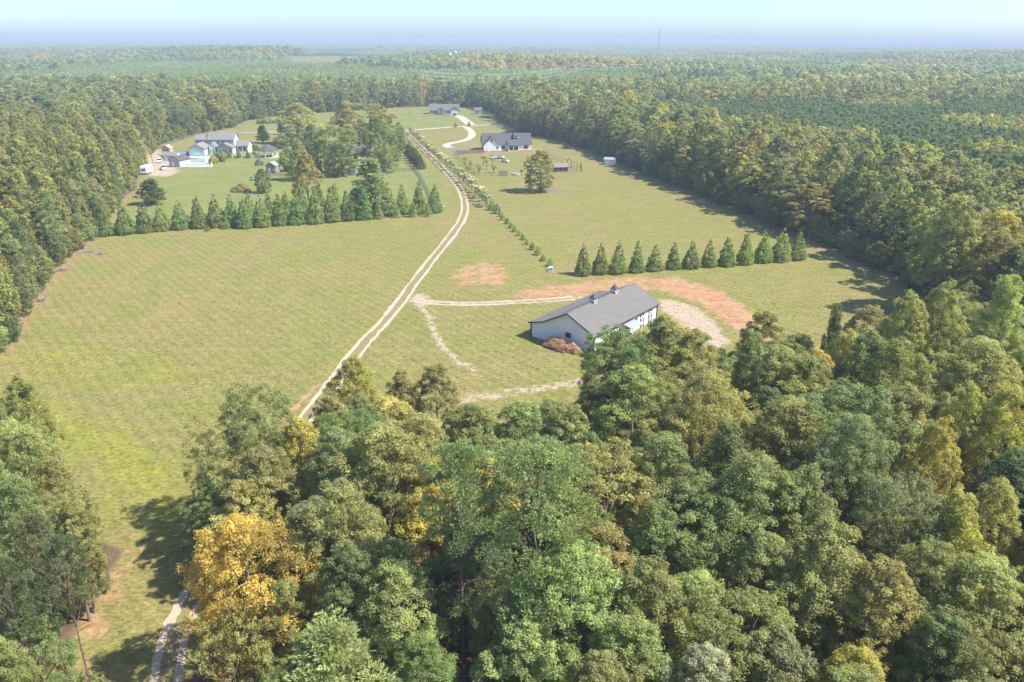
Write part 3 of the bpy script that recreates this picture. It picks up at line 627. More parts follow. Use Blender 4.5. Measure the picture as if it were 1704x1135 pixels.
s2 = (KZ - LZ) / (LV - KV); rf.slab([(BL + oh, LV + oh, LZ - s2 * oh + .03), (-oh, LV + oh, LZ - s2 * oh + .03), (-oh, KV + .02, KZ + .03), (BL + oh, KV + .02, KZ + .03)], -0.13)
rf.build('rear_roof', M['roof'], barn)
MB().tube([(-oh, AV, AZ + .17), (BL + oh, AV, AZ + .17)], 0.09, 6).build('ridge_cap', M['roof'], roof)
for xg in (-oh - 0.03, BL + oh + 0.03):                                             # dark rake boards
    mb = MB(); w_ = 0.05
    P4 = [(-oh, EZ - oh * sl1), (AV, AZ), (KV, KZ), (LV + oh, LZ - s2 * oh)]
    for (u0, z0_), (u1, z1_) in zip(P4, P4[1:]): mb.slab([(xg - w_ / 2, u0, z0_ - .04), (xg - w_ / 2, u1, z1_ - .04), (xg - w_ / 2, u1, z1_ + .2), (xg - w_ / 2, u0, z0_ + .2)], w_)
    mb.build('rake_board', M['dark'], barn)
MB().box(-oh, BL + oh, -oh - .09, -oh - .01, EZ - oh * sl1 - .06, EZ - oh * sl1 + .1).build('gutter', M['dark'], barn)
MB().box(-oh, BL + oh, LV + oh + .01, LV + oh + .08, LZ - s2 * oh - .06, LZ - s2 * oh + .1).build('gutter', M['dark'], barn)
for xx, yy, zt in ((-.05, -.05, EZ), (-.05, LV + .05, LZ), (BL + .05, -.05, EZ), (BL + .05, LV + .05, LZ)): MB().cbox(xx, yy, 0, .2, .2, zt - .1).build('corner_trim', M['dark'], barn)
for cxp in (8.0, 15.4):
    cu = MB().cbox(cxp, AV, AZ - .25, 1.05, 1.05, 1.05).build('cupola', M['white'], barn)
    mb = MB(); zt = AZ + .8; q = .72; b4 = [(cxp - q, AV - q, zt), (cxp + q, AV - q, zt), (cxp + q, AV + q, zt), (cxp - q, AV + q, zt)]; mb.add(b4 + [(cxp, AV, zt + .85)], [(0, 1, 4), (1, 2, 4), (2, 3, 4), (3, 0, 4), (3, 2, 1, 0)]); mb.build('cupola_roof', M['roofd'], cu)
    MB().cbox(cxp, AV, AZ + .1, 1.18, 1.18, .12).build('cupola_base', M['dark'], cu); MB().tube([(cxp, AV, zt + .8), (cxp, AV, zt + 1.25)], .03, 5).build('finial', M['dark'], cu)
    for s_ in (-1, 1):
        MB().box(cxp - .3, cxp + .3, AV + s_ * .53 - .02, AV + s_ * .53 + .02, AZ + .32, AZ + .68).build('louvre', M['steel'], cu)
window(barn, 'l', 0, 5.2, 1.65, .85, .75, 'dark', 0)
# front wall: sliding door, cross-braced stall doors, windows, porch roof, downspouts and a shadow modelled as a dark tube
gd = MB().box(0.5, 4.0, -.05, -.004, 0.05, 2.6).build('garage_door', M['white'], barn)
for k in range(1, 5): MB().box(0.5, 4.0, -.062, -.052, 0.05 + k * .51 - .015, 0.05 + k * .51 + .015).build('panel_joint', M['grey'], gd)
MB().box(4.05, 4.35, -.13, -.004, 0, 2.9).build('downspout_or_shadow', M['dark'], barn)
for u in (16.9, 20.0, 7.2):
    d = MB().box(u - .6, u + .6, -.05, -.004, 0.05, 2.45).build('stall_door', M['white'], barn); mb = MB()
    for a in ((u - .66, u - .54, 0.05, 2.5), (u + .54, u + .66, 0.05, 2.5), (u - .54, u + .54, 2.38, 2.5), (u - .54, u + .54, 1.2, 1.34), (u - .54, u + .54, 0.05, .17)): mb.box(a[0], a[1], -.1, -.052, a[2], a[3])
    mb.build('brace_frame', M['dark'], d)
    for z0_, z1_ in ((.2, 1.17), (1.37, 2.35)):
        for s_ in (-1, 1): MB().tube([(u - .5 * s_, -.08, z0_), (u + .5 * s_, -.08, z1_)], .045, 4).build('cross_brace', M['dark'], d)
window(barn, 'f', 0, 14.6, 1.1, .8, 1.0, 'dark', 1); window(barn, 'f', 0, 8.9, 1.1, .8, 1.0, 'dark', 1)
for pts in ([(11.8, -.5, EZ - .3), (11.8, -.12, EZ - .8), (11.5, -.1, 2.1), (11.0, -.1, 1.6), (11.2, -.1, 1.2), (12.2, -.12, 1.0)], [(11.8, -.1, 2.3), (12.2, -.1, 1.9), (12.9, -.1, 1.75), (13.5, -.12, 1.6)]):
    MB().tube(pts, .07, 6).build('downspout_or_shadow', M['dark'], barn)  # one bent tube is the drainpipe, the other stands in for its shadow
pr = MB().slab([(9.6, -2.2, 2.0), (13.4, -2.2, 2.0), (13.4, -.03, 2.45), (9.6, -.03, 2.45)], -.1).build('porch_roof', M['metalroof'], barn)
for u in (9.8, 13.2): MB().cbox(u, -2.0, 0, .14, .14, 1.98).build('porch_post', M['white'], barn)

# white farmhouse
x0_, y0_ = G(805, 252.3)
wh = thing('farmhouse', 'white farmhouse with dark roof, screened back porch and dormer', 'house', (x0_, y0_), math.radians(7))
gable_walls(wh, 0, 23.2, 2, 13.5, 3.3, 7.6, M['white']); roof = gable_roof(wh, 0, 23.2, 2, 13.5, 3.3, 7.6, M['roofd'], 'x', .45)
gable_walls(wh, 0, 7.6, 0, 9, 3.3, 6.5, M['white'], 'y'); gable_roof(wh, 0, 7.6, 0, 8.2, 3.3, 6.5, M['roofd'], 'y', .4, name='wing_roof')
mb = MB().slab([(11.6, -.6, 2.75), (17.2, -.6, 2.75), (17.2, 4.2, 5.1), (11.6, 4.2, 5.1)], -.14); mb.build('porch_roof', M['roofd'], wh)
for u in (12.0, 14.4, 16.8): MB().cbox(u, -.2, 0, .3, .3, 2.78).build('porch_post', M['white'], wh)
MB().box(11.8, 17.0, -.35, -.08, 2.5, 2.8).build('porch_beam', M['white'], wh); MB().box(11.8, 17.0, -.4, 2, 0, .35).build('porch_floor', M['concrete'], wh)
for u in (13.2, 15.6): MB().box(u - 1.02, u + 1.02, -.14, -.1, .45, 2.5).build('porch_screen', M['glass'], wh)
st = MB()
for k in range(3): st.box(11.9 - k * 0, 13.1, -.5 - .3 * (k + 1), -.42 - .3 * k, 0, .33 - .1 * k)
st.build('steps', M['concrete'], wh)
for u in (9.2, 10.1, 20.2, 21.1): window(wh, 'f', 2, u, 1.0, .75, 1.45, 'dark', 0)
for u in (6.6,): window(wh, 'f', 0, u, 1.3, .45, .9, 'dark', 0)
window(wh, 'f', 0, 3.8, 4.4, .4, 1.1, 'dark', 0); door(wh, 'f', 0, 2.4, .9, 2.1, 'white')
for v in (4.0, 6.2): window(wh, 'l', 0, v, 1.0, .7, 1.3, 'dark', 0)
dm = MB().prism([(15.2, 5.8), (17.4, 5.8), (17.4, 7.0), (15.2, 7.0)], 4.0, 7.0, 'y').build('dormer', M['white'], wh); MB().slab([(14.9, 3.6, 7.0), (17.7, 3.6, 7.0), (17.7, 7.4, 7.6), (14.9, 7.4, 7.6)], -.1).build('dormer_roof', M['roofd'], dm); window(wh, 'f', 4.0, 16.3, 6.1, 1.4, .6, 'white', 1, 'dormer_window')
MB().box(-.05, 23.25, -.04, 13.55, -.2, .25).build('plinth', M['brick'], wh)

# ranch house far behind
x0_, y0_ = G(714.5, 190.5)
rh = thing('ranch_house', 'blue grey ranch house with white garage door behind the lane', 'house', (x0_, y0_), math.radians(5))
gable_walls(rh, 0, 21.5, 1.2, 11.5, 3.0, 6.6, M['bluegrey']); gable_roof(rh, 0, 21.5, 1.2, 11.5, 3.0, 6.6, M['roof'], 'x', .4)
gable_walls(rh, 15, 21.6, -1.0, 6, 3.0, 5.4, M['bluegrey'], 'y'); gable_roof(rh, 15, 21.6, -1.0, 6, 3.0, 5.4, M['roof'], 'y', .35, name='garage_roof')
gd = MB().box(15.9, 20.8, -1.06, -1.004, .05, 2.5).build('garage_door', M['paintw'], rh)
for k in range(1, 4): MB().box(15.9, 20.8, -1.075, -1.062, k * .62, k * .62 + .03).build('panel_joint', M['grey'], gd)
gable_walls(rh, 6, 10.5, -.4, 5, 3.0, 4.9, M['bluegrey'], 'y', 'porch_gable'); gable_roof(rh, 6, 10.5, -.4, 5, 3.0, 4.9, M['roof'], 'y', .3, name='porch_roof')
MB().box(4.2, 10.6, -2.0, -.42, 0, .7).build('deck', M['redwood'], rh)
for k in range(12): MB().cbox(4.35 + k * .56, -1.95, .7, .08, .08, 1.0).build('railing_post', M['redwood'], rh)
MB().box(4.2, 10.6, -1.99, -1.91, 1.7, 1.78).build('handrail', M['redwood'], rh)
door(rh, 'f', -.4, 8.2, 1.0, 2.1, 'redwood', .7)
for u in (1.8, 3.6, 12.2, 13.6): window(rh, 'f', 1.2, u, 1.0, .9, 1.4)
window(rh, 'f', -.4, 6.8, 1.2, .7, 1.2); window(rh, 'l', 0, 6, 1.0, .9, 1.3)
MB().box(-.4, 21.9, .74, .8, 2.66, 2.84).build('fascia', M['white'], rh)

# two storey house with additions
hx, hy = -142.2, 380.0
th_ = thing('farmhouse', 'grey two storey house with weathered roof and several additions by the pool', 'house', (hx, hy), math.radians(2))
gable_walls(th_, 0, 12, 0, 8, 6.3, 9.3, M['grey']); gable_roof(th_, 0, 12, 0, 8, 6.3, 9.3, M['roofb'], 'x', .35)
gable_walls(th_, -6, -.03, .5, 8, 6.1, 8.0, M['grey'], name='wing_wall'); gable_roof(th_, -6, -.42, .5, 8, 6.1, 8.0, M['roofb'], 'x', .3, name='wing_roof')
MB().cbox(.4, 4.6, 8.2, .8, .8, 1.9).build('chimney', M['brick'], th_)
gable_walls(th_, -5.6, 1.2, -10, -.03, 3.3, 5.3, M['grey'], 'y', 'garage_wall'); gable_roof(th_, -5.6, 1.2, -10, -.4, 3.3, 5.3, M['roofb'], 'y', .3, name='garage_roof')
gable_walls(th_, 1.9, 4.6, -5, -.04, 3.6, 5.4, M['white'], 'y', 'bay_wall'); gable_roof(th_, 1.9, 4.6, -5, -.4, 3.6, 5.4, M['roofb'], 'y', .25, name='bay_roof')
gable_walls(th_, 5.2, 12.4, -4.5, -.04, 3.2, 5.0, M['grey'], 'y', 'porch_wall'); gable_roof(th_, 5.2, 12.4, -5.2, -.4, 3.2, 5.0, M['roofb'], 'y', .3, name='porch_roof')
gable_walls(th_, 12.6, 17.8, 2, 8, 3.2, 5.2, M['white'], 'x', 'sunroom_wall'); gable_roof(th_, 12.55, 17.8, 2, 8, 3.2, 5.2, M['roofb'], 'x', .3, name='sunroom_roof')
for u in (13.9, 16.2): window(th_, 'f', 2, u, .5, 1.9, 2.3, 'white', 2, 'sunroom_window')
for u in (4.6, 7.0, 9.9): window(th_, 'f', 0, u, 4.3, .8, 1.3)
for u in (2.7, 3.8): window(th_, 'f', -5, u, 1.1, .6, 1.3)
for u in (6.4, 8.8, 11.2): window(th_, 'f', -4.5, u, .7, 1.7, 1.7, 'white', 1, 'porch_window')
for u in (-5, -2.5): window(th_, 'f', .5, u, 4.0, .8, 1.2)
window(th_, 'r', 12, 4, 4.4, .8, 1.2); window(th_, 'f', -10, -2.2, 1.2, .8, 1.1)

# brick house behind the shade trees
x0_, y0_ = G(556, 262); bk = thing('brick_house', 'red brick house with grey roof half hidden by the shade trees', 'house', (x0_, y0_), math.radians(-6))
gable_walls(bk, 0, 17, 0, 9, 3.0, 5.6, M['brick']); gable_roof(bk, 0, 17, 0, 9, 3.0, 5.6, M['roofd'], 'x', .4)
for u in (2, 5.5, 11.5, 14.5): window(bk, 'f', 0, u, 1.0, 1.0, 1.2)
door(bk, 'f', 0, 8.5, 1.0, 2.1, 'white'); MB().box(6, 12.5, -3.2, -.02, 0, .4).build('deck', M['woodt'], bk)
for k in range(9): MB().cbox(6.1 + k * .79, -3.1, .4, .09, .09, 1).build('railing_post', M['woodo'], bk)
MB().box(6, 12.5, -3.16, -3.06, 1.4, 1.48).build('handrail', M['woodo'], bk)
# little red building behind the trees
x0_, y0_ = G(519, 246); rb_ = thing('red_building', 'small dark red building with pale roof behind the gazebo trees', 'shed', (x0_, y0_))
gable_walls(rb_, 0, 6, 0, 5, 2.6, 4.0, M['redwood']); gable_roof(rb_, 0, 6, 0, 5, 2.6, 4.0, M['metalroof']); door(rb_, 'f', 0, 3, 1, 2, 'white'); window(rb_, 'f', 0, 1.2, 1, .7, .9)

def shed(name, label, px, pb, w, d, ze, zr, wallm, roofm, rz=0.0, ax='y', dr='white', win=True):
    x, y = G(px, pb); t = thing(name, label, 'shed', (x, y), rz); gable_walls(t, -w / 2, w / 2, 0, d, ze, zr, M[wallm], ax); gable_roof(t, -w / 2, w / 2, 0, d, ze, zr, M[roofm], ax, .22)
    door(t, 'f', 0, -w * .15, min(1.2, w * .35), min(2.0, ze * .85), dr)
    if win: window(t, 'f', 0, w * .28, 1.0, w * .16, .6)
    return t
shed('metal_shed', 'white metal shed at the edge of the tree belt', 1014, 274.5, 4.6, 3.4, 2.2, 2.9, 'paintw', 'metalroof', math.radians(-14), 'x', win=False)
shed('garden_shed', 'pale blue garden shed behind the ranch house driveway', 796, 190.5, 5.2, 5, 2.8, 4.6, 'bluegrey', 'roof', math.radians(8), 'x', 'redwood')
shed('green_roof_shed', 'dark grey wooden shed with green metal roof', 451, 288, 4.0, 4.2, 2.9, 4.2, 'woodg', 'roofg', math.radians(-12))
shed('small_white_shed', 'small pale shed beside the plank fence and shade tree', 588, 292, 2.5, 2.5, 2.2, 2.9, 'grey', 'metalroof', 0, 'x', 'grey')
shed('pool_shed', 'pale grey gabled shed with dark roof beside the pool', 291, 278, 5.2, 7, 2.7, 4.4, 'grey', 'roofd', math.radians(-18))
sh2 = shed('long_shed', 'long low shed with weathered roof behind the pool shed', 281, 268, 7, 5, 2.3, 3.6, 'grey', 'roofb', math.radians(-5), 'x')
cp_ = thing('playhouse', 'tan wooden playhouse with small round windows in the gravel yard', 'playhouse', G(277, 258), math.radians(-8))
gable_walls(cp_, -1.9, 1.9, 0, 3, 3.0, 4.3, M['woodt'], 'y'); gable_roof(cp_, -1.9, 1.9, 0, 3, 3.0, 4.3, M['woodt'], 'y', .2)
for u in (-.8, .8): window(cp_, 'f', 0, u, 1.9, .5, .6, 'wood', 0)
door(cp_, 'f', 0, 0, .8, 1.6, 'wood')
# gazebo with hip roof
gx, gy = G(447, 261); gz = thing('gazebo', 'open gazebo with wide dark hip roof and white posts', 'gazebo', (gx, gy), math.radians(20))
mb = MB(); q, e, zt = 5.0, 3.1, 5.9; ring = [(q * math.cos(k * math.pi / 4 + .39), q * math.sin(k * math.pi / 4 + .39)) for k in range(8)]
mb.add([(*p, e) for p in ring] + [(0, 0, zt)] + [(*p, e - .15) for p in ring], [(k, (k + 1) % 8, 8) for k in range(8)] + [(9 + k, 9 + (k + 1) % 8, (k + 1) % 8, k) for k in range(8)] + [tuple(range(16, 8, -1))]); mb.build('roof', M['roofd'], gz)
for k in range(8): MB().cbox(ring[k][0] * .86, ring[k][1] * .86, 0, .25, .25, e - .17).build('post', M['white'], gz)
MB().lathe([(4.9, -.1), (4.9, .12)], 8).build('floor', M['concrete'], gz)
for k, (a, b) in enumerate([(-1.2, -1.5), (1.4, -1.2), (.2, .8)]):
    tb = thing('patio_chair', 'dark patio chair under the gazebo roof', 'chair', (gx + a, gy + b, .12), k, 'patio chairs in the gazebo'); MB().box(-.28, .28, -.28, .28, .38, .46).build('seat', M['wood'], tb); MB().box(-.28, .28, .24, .3, .46, 1.0).build('backrest', M['wood'], tb)
    for u in (-.24, .24):
        for v in (-.24, .24): MB().cbox(u, v, 0, .05, .05, .38).build('leg', M['wood'], tb)
# stone garden wall, pool, umbrella
w0, w1 = G(376, 262.5), G(436, 262.5); wl_ = thing('garden_wall', 'low cream stone wall between the lawn and the patio', 'wall', w0, math.atan2(w1[1] - w0[1], w1[0] - w0[0])); Lw = math.dist(w0, w1); nb = 12
for k in range(nb): MB().box(k * Lw / nb + .01, (k + 1) * Lw / nb - .01, 0, .35, 0, 1.05).build('stone_panel', M['cream'], wl_)
for k in range(nb + 1): MB().cbox(k * Lw / nb, .17, 0, .4, .5, 1.25).build('pier', M['cream'], wl_)
pp = MB(); q = GP([(302, 278), (353, 278), (356, 260), (308, 260)]); pp.add([(*p, .03) for p in q], [(0, 1, 2, 3)]); setting('pool_patio', pp, M['concrete'])
pq = MB(); q = GP([(312, 271), (343, 271), (342, 263.5), (314, 263.5)]); pq.add([(*p, .06) for p in q], [(0, 1, 2, 3)]); setting('pool_water', pq, M['pool'])
def fence(name, label, pts, hgt, rails, sp, m, rail_t=.1, pickets=0, wire=False, board=False):
    """posts and rails along ground points"""
    t = thing(name, label, 'fence', pts[0]); ox, oy = pts[0]
    pm = MB().cbox(0, 0, -.1, .13, .13, hgt + .2).mesh('post', M[m]) if not board else MB().cbox(0, 0, -.1, .12, .12, hgt + .1).mesh('post', M[m]); first = True
    for (ax, ay), (bx, by) in zip(pts, pts[1:]):
        L_ = math.hypot(bx - ax, by - ay); n_ = max(1, round(L_ / sp)); ang = math.atan2(by - ay, bx - ax); step = L_ / n_
        rm = MB().box(.07, step - .07, -.03, .03, -rail_t / 2, rail_t / 2).mesh('rail', M[m])
        for k in range(n_):
            f = k / n_; p = (ax + (bx - ax) * f - ox, ay + (by - ay) * f - oy, 0); o = link('post', pm, t); o.location = p; o.rotation_euler[2] = ang
            for z in rails: o = link('rail', rm, t); o.location = (p[0], p[1], z); o.rotation_euler[2] = ang
            if pickets:
                km = MB()
                for j in range(pickets): km.box((j + .12) * step / pickets, (j + .88) * step / pickets, -.07, -.035, .05, hgt)
                o = km.build('board_panel' if pickets > 12 else 'picket_panel', M[m], t); o.location = p; o.rotation_euler[2] = ang; o['kind'] = 'stuff'
    o = link('post', pm, t); o.location = (pts[-1][0] - ox, pts[-1][1] - oy, 0)
    return t
fence('pool_fence', 'white picket fence around the pool patio', GP([(303, 277.5), (352, 277.5), (354, 261)]), 1.3, (.3, 1.15), 2.4, 'paintw', .08, 8)
fence('board_fence', 'tall orange board fence beside the gravel yard', GP([(236, 275), (250, 257)]), 2.2, (.4, 1.8), 2.4, 'woodo', .1, 10)
fence('paddock_fence', 'brown plank fence crossing the lawn behind the green roofed shed', GP([(437, 289), (456, 292), (510, 297)]), 1.4, (.4, .85, 1.3), 3, 'woodg', .14)
fence('paddock_fence', 'weathered plank fence running down from the shed to the evergreen row', GP([(509, 296), (498, 335), (493, 352)]), 1.4, (.4, .85, 1.3), 3, 'woodg', .14)
fence('shade_fence', 'plank fence in the shade of the big tree', GP([(528, 296), (560, 294), (586, 292)]), 1.4, (.4, .85, 1.3), 3, 'woodg', .14)
fence('drive_fence', 'plank fence running beside the driveway down to the evergreen row', GP([(686, 278), (700, 295), (712, 318), (724, 348)]), 1.4, (.4, .85, 1.3), 3, 'woodg', .14)
fence('cross_fence', 'three rail fence meeting the driveway fence', GP([(660, 286), (694, 286)]), 1.4, (.4, .85, 1.3), 3, 'woodg', .14)
fence('wire_fence', 'pale wire fence with thin posts across the brick house lawn', GP([(636, 288), (660, 286)]), 1.3, (.3, .7, 1.1), 2, 'steel', .03)
fence('lawn_fence', 'thin grey fence across the lawn below the gazebo', GP([(357, 280), (402, 279), (432, 277)]), 1.2, (.3, .7, 1.1), 3, 'steel', .05)
fence('edge_fence', 'whitish split rail fence along the shaded edge of the wood', GP([(160, 372), (190, 345), (216, 320), (232, 300)]), 1.5, (.45, .9, 1.35), 3, 'woodg', .13)
fence('back_fence', 'dark fence along the back lane behind the two storey house', GP([(262, 248), (285, 238), (330, 224), (400, 223), (430, 222)]), 1.3, (.4, .85, 1.2), 4, 'woodg', .12)
fence('garden_fence', 'dark brown picket fence beside the white farmhouse driveway', GP([(758, 257), (806, 254.5)]), 1.7, (.4, 1.4), 2.4, 'wood', .1, 9)
fence('orchard_fence', 'thin wire fence with slim posts around the orchard', GP([(757, 258), (775, 275), (796, 293), (830, 293.5), (868, 292.5)]), 1.7, (.3, .95, 1.6), 3.2, 'woodg', .04)
fence('side_fence', 'thin wire fence running from the white farmhouse to the hen run', GP([(905, 252), (925, 262), (940, 270)]), 1.6, (.3, .95, 1.5), 3.2, 'steel', .04)
gp_ = fence('orchard_gate', 'dark grey solid wooden gate in the orchard fence', GP([(830, 292.6), (844.5, 292.4)]), 2.0, (.3, 1.7), 2.0, 'woodg', .1, 8)
fence('hen_run', 'dark posts of the hen run fence beside the coop', GP([(944, 285.5), (968, 285.5), (966, 278), (950, 275)]), 2.0, (.2, 1.9), 2.2, 'wood', .05)
ck = thing('hen_coop', 'brown wooden hen coop with pale metal roof', 'hen coop', G(935, 286), math.radians(12))
gable_walls(ck, -3.0, 2.6, 0, 3, 2.0, 3.2, M['wood'], 'x'); gable_roof(ck, -3.0, 2.6, 0, 3, 2.0, 3.2, M['roofb'], 'x', .3)
for u in (-2.2, -.3, 1.5): window(ck, 'f', 0, u, .6, 1.1, .9, 'wood', 1)
door(ck, 'f', 0, 2.1, .7, 1.7, 'redwood')
pl_ = thing('play_tower', 'small wooden play tower behind the hen coop', 'play tower', G(947, 279)); 
for u in (-.8, .8):
    for v in (-.8, .8): MB().cbox(u, v, 0, .14, .14, 3.0).build('post', M['wood'], pl_)
MB().box(-.9, .9, -.9, .9, 1.3, 1.42).build('platform', M['wood'], pl_); gable_roof(pl_, -.9, .9, -.9, .9, 2.9, 3.7, M['wood'], 'y', .1); MB().slab([(.95, -.4, 1.35), (2.6, -.4, .1), (2.6, .4, .1), (.95, .4, 1.35)], .06).build('slide', M['woodt'], pl_)
mm = MB(); cxm, cym = G(918, 318.5); mm.add([(cxm + 8.5 * math.cos(a) * (1 + .1 * math.sin(3 * a)), cym + 3.0 * math.sin(a) * (1 + .12 * math.cos(4 * a)), .02) for a in np.linspace(0, 6.2832, 40)[:-1]], [tuple(range(39))]); setting('mulch_bed', mm, M['mulch'])
rr_ = MB(); q = GP([(933, 287), (962, 286), (960, 281), (930, 283)]); rr_.add([(*p, .02) for p in q], [(0, 1, 2, 3)]); setting('run_soil', rr_, M['mulch'])
# lawn things by the white farmhouse
for i, (px, pb, rz) in enumerate([(821, 264, .1), (833, 264, -.5), (841, 270, -.7)]):
    t = thing('play_vehicle', 'white and blue covered toy buggy parked on the lawn by the farmhouse', 'buggy', G(px, pb), rz, 'buggies on the farmhouse lawn')
    MB().prism([(-1.7, .35), (1.7, .35), (1.75, .8), (.9, .95), (-1.0, 1.0), (-1.75, .8)], -.7, .7, 'y').build('body', M['paintw'], t); MB().box(-.8, .6, -.62, .62, 1.0, 1.12).build('seat', M['blue'], t); MB().box(-.9, .8, -.68, .68, 1.85, 1.93).build('canopy', M['blue'], t)
    for u in (-.85, .75):
        for v in (-.62, .62): MB().cbox(u, v, 1.0, .06, .06, .86).build('canopy_post', M['steel'], t)
    for u in (-1.1, 1.1):
        for v in (-.72, .72):
            w_ = MB(); w_.tube([(u, v - .1, .33), (u, v + .1, .33)], .33, 12); w_.build('wheel', M['tyre'], t)
pt_ = thing('picnic_table', 'wooden picnic table on the farmhouse lawn', 'table', G(809, 262)); MB().box(-1.2, 1.2, -.4, .4, .7, .78).build('tabletop', M['woodt'], pt_)
for v in (-.75, .75): MB().box(-1.2, 1.2, v - .14, v + .14, .42, .48).build('bench', M['woodt'], pt_)
for u in (-.9, .9): MB().box(u - .05, u + .05, -.8, .8, 0.3, .4).build('brace', M['woodt'], pt_); MB().box(u - .05, u + .05, -.3, .3, 0, .7).build('leg', M['woodt'], pt_)
# cars
def car(label, px, pb, rz, paint, kind='car', L_=4.7, name='parked_car'):
    t = thing(name, label, kind, G(px, pb), rz); h_ = .62 if kind == 'car' else .8
    MB().prism([(-L_ / 2, .32), (L_ / 2, .32), (L_ / 2 + .02, .62), (L_ / 2 - .12, .82), (L_ * .24, .95), (-L_ * .42, .98), (-L_ / 2, .85)], -.88, .88, 'y').build('body', M[paint], t)
    c0, c1 = (-L_ * .4, L_ * .22) if kind == 'car' else (-L_ * .05, L_ * .25)
    cab = MB().prism([(c0, .96), (c1, .94), (c1 - .75, .95 + h_), (c0 + .35, .97 + h_)], -.78, .78, 'y').build('cabin', M['glass'], t); MB().prism([(c0 + .3, .95 + h_), (c1 - .72, .95 + h_), (c1 - .78, 1.0 + h_), (c0 + .4, 1.02 + h_)], -.8, .8, 'y').build('roof_panel', M[paint], t)
    for u in (-L_ * .31, L_ * .31):
        for v in (-.82, .82):
            w_ = MB().tube([(u, v - .11, .33), (u, v + .11, .33)], .33, 14).build('wheel', M['tyre'], t); MB().tube([(u, v - .12, .33), (u, v + .12, .33)], .19, 10).build('rim', M['rim'], w_)
    for v in (-.62, .62): MB().box(L_ / 2 - .03, L_ / 2 + .04, v - .16, v + .16, .6, .74).build('headlight', M['paintw'], t); MB().box(-L_ / 2 - .03, -L_ / 2 + .03, v - .14, v + .14, .66, .8).build('tail_light', M['paintr'], t)
    return t
car('white car parked on the grass before the ranch house', 744, 193, math.radians(176), 'paintw'); car('maroon car parked at the garage door of the ranch house', 757.5, 192.3, math.radians(80), 'paintr')
car('white pickup truck parked beside the pool shed', 272, 282, math.radians(-60), 'paintw', 'truck', 5.4, 'pickup_truck'); car('white car behind the pickup truck in the gravel yard', 266, 270, math.radians(-80), 'paintw')
tr_ = thing('travel_trailer', 'white travel trailer parked beside the tall orange board fence', 'trailer', G(240, 291), math.radians(94))
MB().prism([(-.1, .6), (6.8, .6), (7.3, 1.6), (7.0, 3.0), (6.6, 3.25), (.1, 3.25), (-.1, 3.0)], -1.25, 1.25, 'y').build('body', M['paintw'], tr_)
MB().box(.5, 6.2, -1.262, -1.252, 1.2, 1.45).build('stripe', M['grey'], tr_); window(tr_, 'l', -.1, 0, 1.7, 1.4, .6, 'steel', 1)
for u in (1.5, 4.8): window(tr_, 'f', -1.25, u, 1.7, 1.1, .6, 'steel', 1)
door(tr_, 'f', -1.25, 3.2, .7, 1.9, 'white', .7); MB().box(2.2, 3.1, -.4, .4, 3.26, 3.5).build('roof_vent', M['steel'], tr_)
for u in (3.0, 3.9):
    for v in (-1.0, 1.0): w_ = MB().tube([(u, v - .12, .36), (u, v + .12, .36)], .36, 14).build('wheel', M['tyre'], tr_); MB().tube([(u, v - .13, .36), (u, v + .13, .36)], .2, 10).build('rim', M['rim'], w_)
MB().tube([(7.1, 0, .6), (8.4, 0, .55)], .06, 6).build('drawbar', M['steel'], tr_)
# umbrella, pool slide box, bins, posts
um = thing('patio_umbrella', 'turquoise patio umbrella open beside the pool', 'umbrella', G(327, 264.5)); MB().tube([(0, 0, 0), (0, 0, 2.7)], .04, 6).build('pole', M['steel'], um)
mb = MB(); mb.add([(2.1 * math.cos(k * math.pi / 4), 2.1 * math.sin(k * math.pi / 4), 2.15) for k in range(8)] + [(0, 0, 2.85)], [(k, (k + 1) % 8, 8) for k in range(8)]); mb.build('canopy', M['teal'], um); MB().lathe([(.3, 0), (.3, .1), (.06, .16)], 10).build('base', M['concrete'], um)
vp = thing('round_pool', 'blue above ground pool behind the long shed', 'pool', G(300, 258.5)); MB().lathe([(3.6, 0), (3.6, 1.25), (3.4, 1.28), (3.35, 1.1)], 24).build('side', M['blue'], vp); MB().lathe([(3.33, 1.0), (3.33, 1.06)], 24).build('water', M['pool'], vp)
for i, (px, pb, lab) in enumerate([(916.3, 450.5, 'small white utility box at the end of the shrub line'), (737.5, 348, 'small white utility box at the end of the evergreen row'), (486, 286, 'white beehive box beside the green roofed shed')]):
    t = thing('utility_box', lab, 'box', G(px, pb), .2 * i); MB().box(-.5, .5, -.35, .35, 0, .75).build('body', M['paintw'] if i != 1 else M['steel'], t); MB().box(-.56, .56, -.42, .42, .75, .86).build('lid', M['paintw'], t); MB().box(-.3, .3, -.37, -.352, .2, .6).build('panel', M['steel'], t)
ut = thing('utility_trailer', 'grey utility trailer parked behind the end of the evergreen row', 'trailer', G(161, 379), .5); MB().box(-1.6, 1.6, -.8, .8, .5, .62).build('bed', M['steel'], ut)
for s_ in (-1, 1): MB().box(-1.6, 1.6, s_ * .8 - .03, s_ * .8 + .03, .62, 1.0).build('side', M['steel'], ut); MB().tube([(0, s_ * .9 - .1, .35), (0, s_ * .9 + .1, .35)], .35, 12).build('wheel', M['tyre'], ut)
MB().tube([(1.6, 0, .55), (3.0, 0, .45)], .05, 5).build('drawbar', M['steel'], ut)
fp = thing('lawn_machine', 'grey garden machine on the lawn beside the small dark tree', 'machine', G(421, 300), .3); MB().box(-.9, .9, -.5, .5, .4, .8).build('body', M['steel'], fp); MB().box(-.8, -.2, -.3, .3, .8, 1.2).build('seat', M['tyre'], fp)
for u in (-.6, .6):
    for v in (-.55, .55): MB().tube([(u, v - .1, .32), (u, v + .1, .32)], .32, 12).build('wheel', M['tyre'], fp)
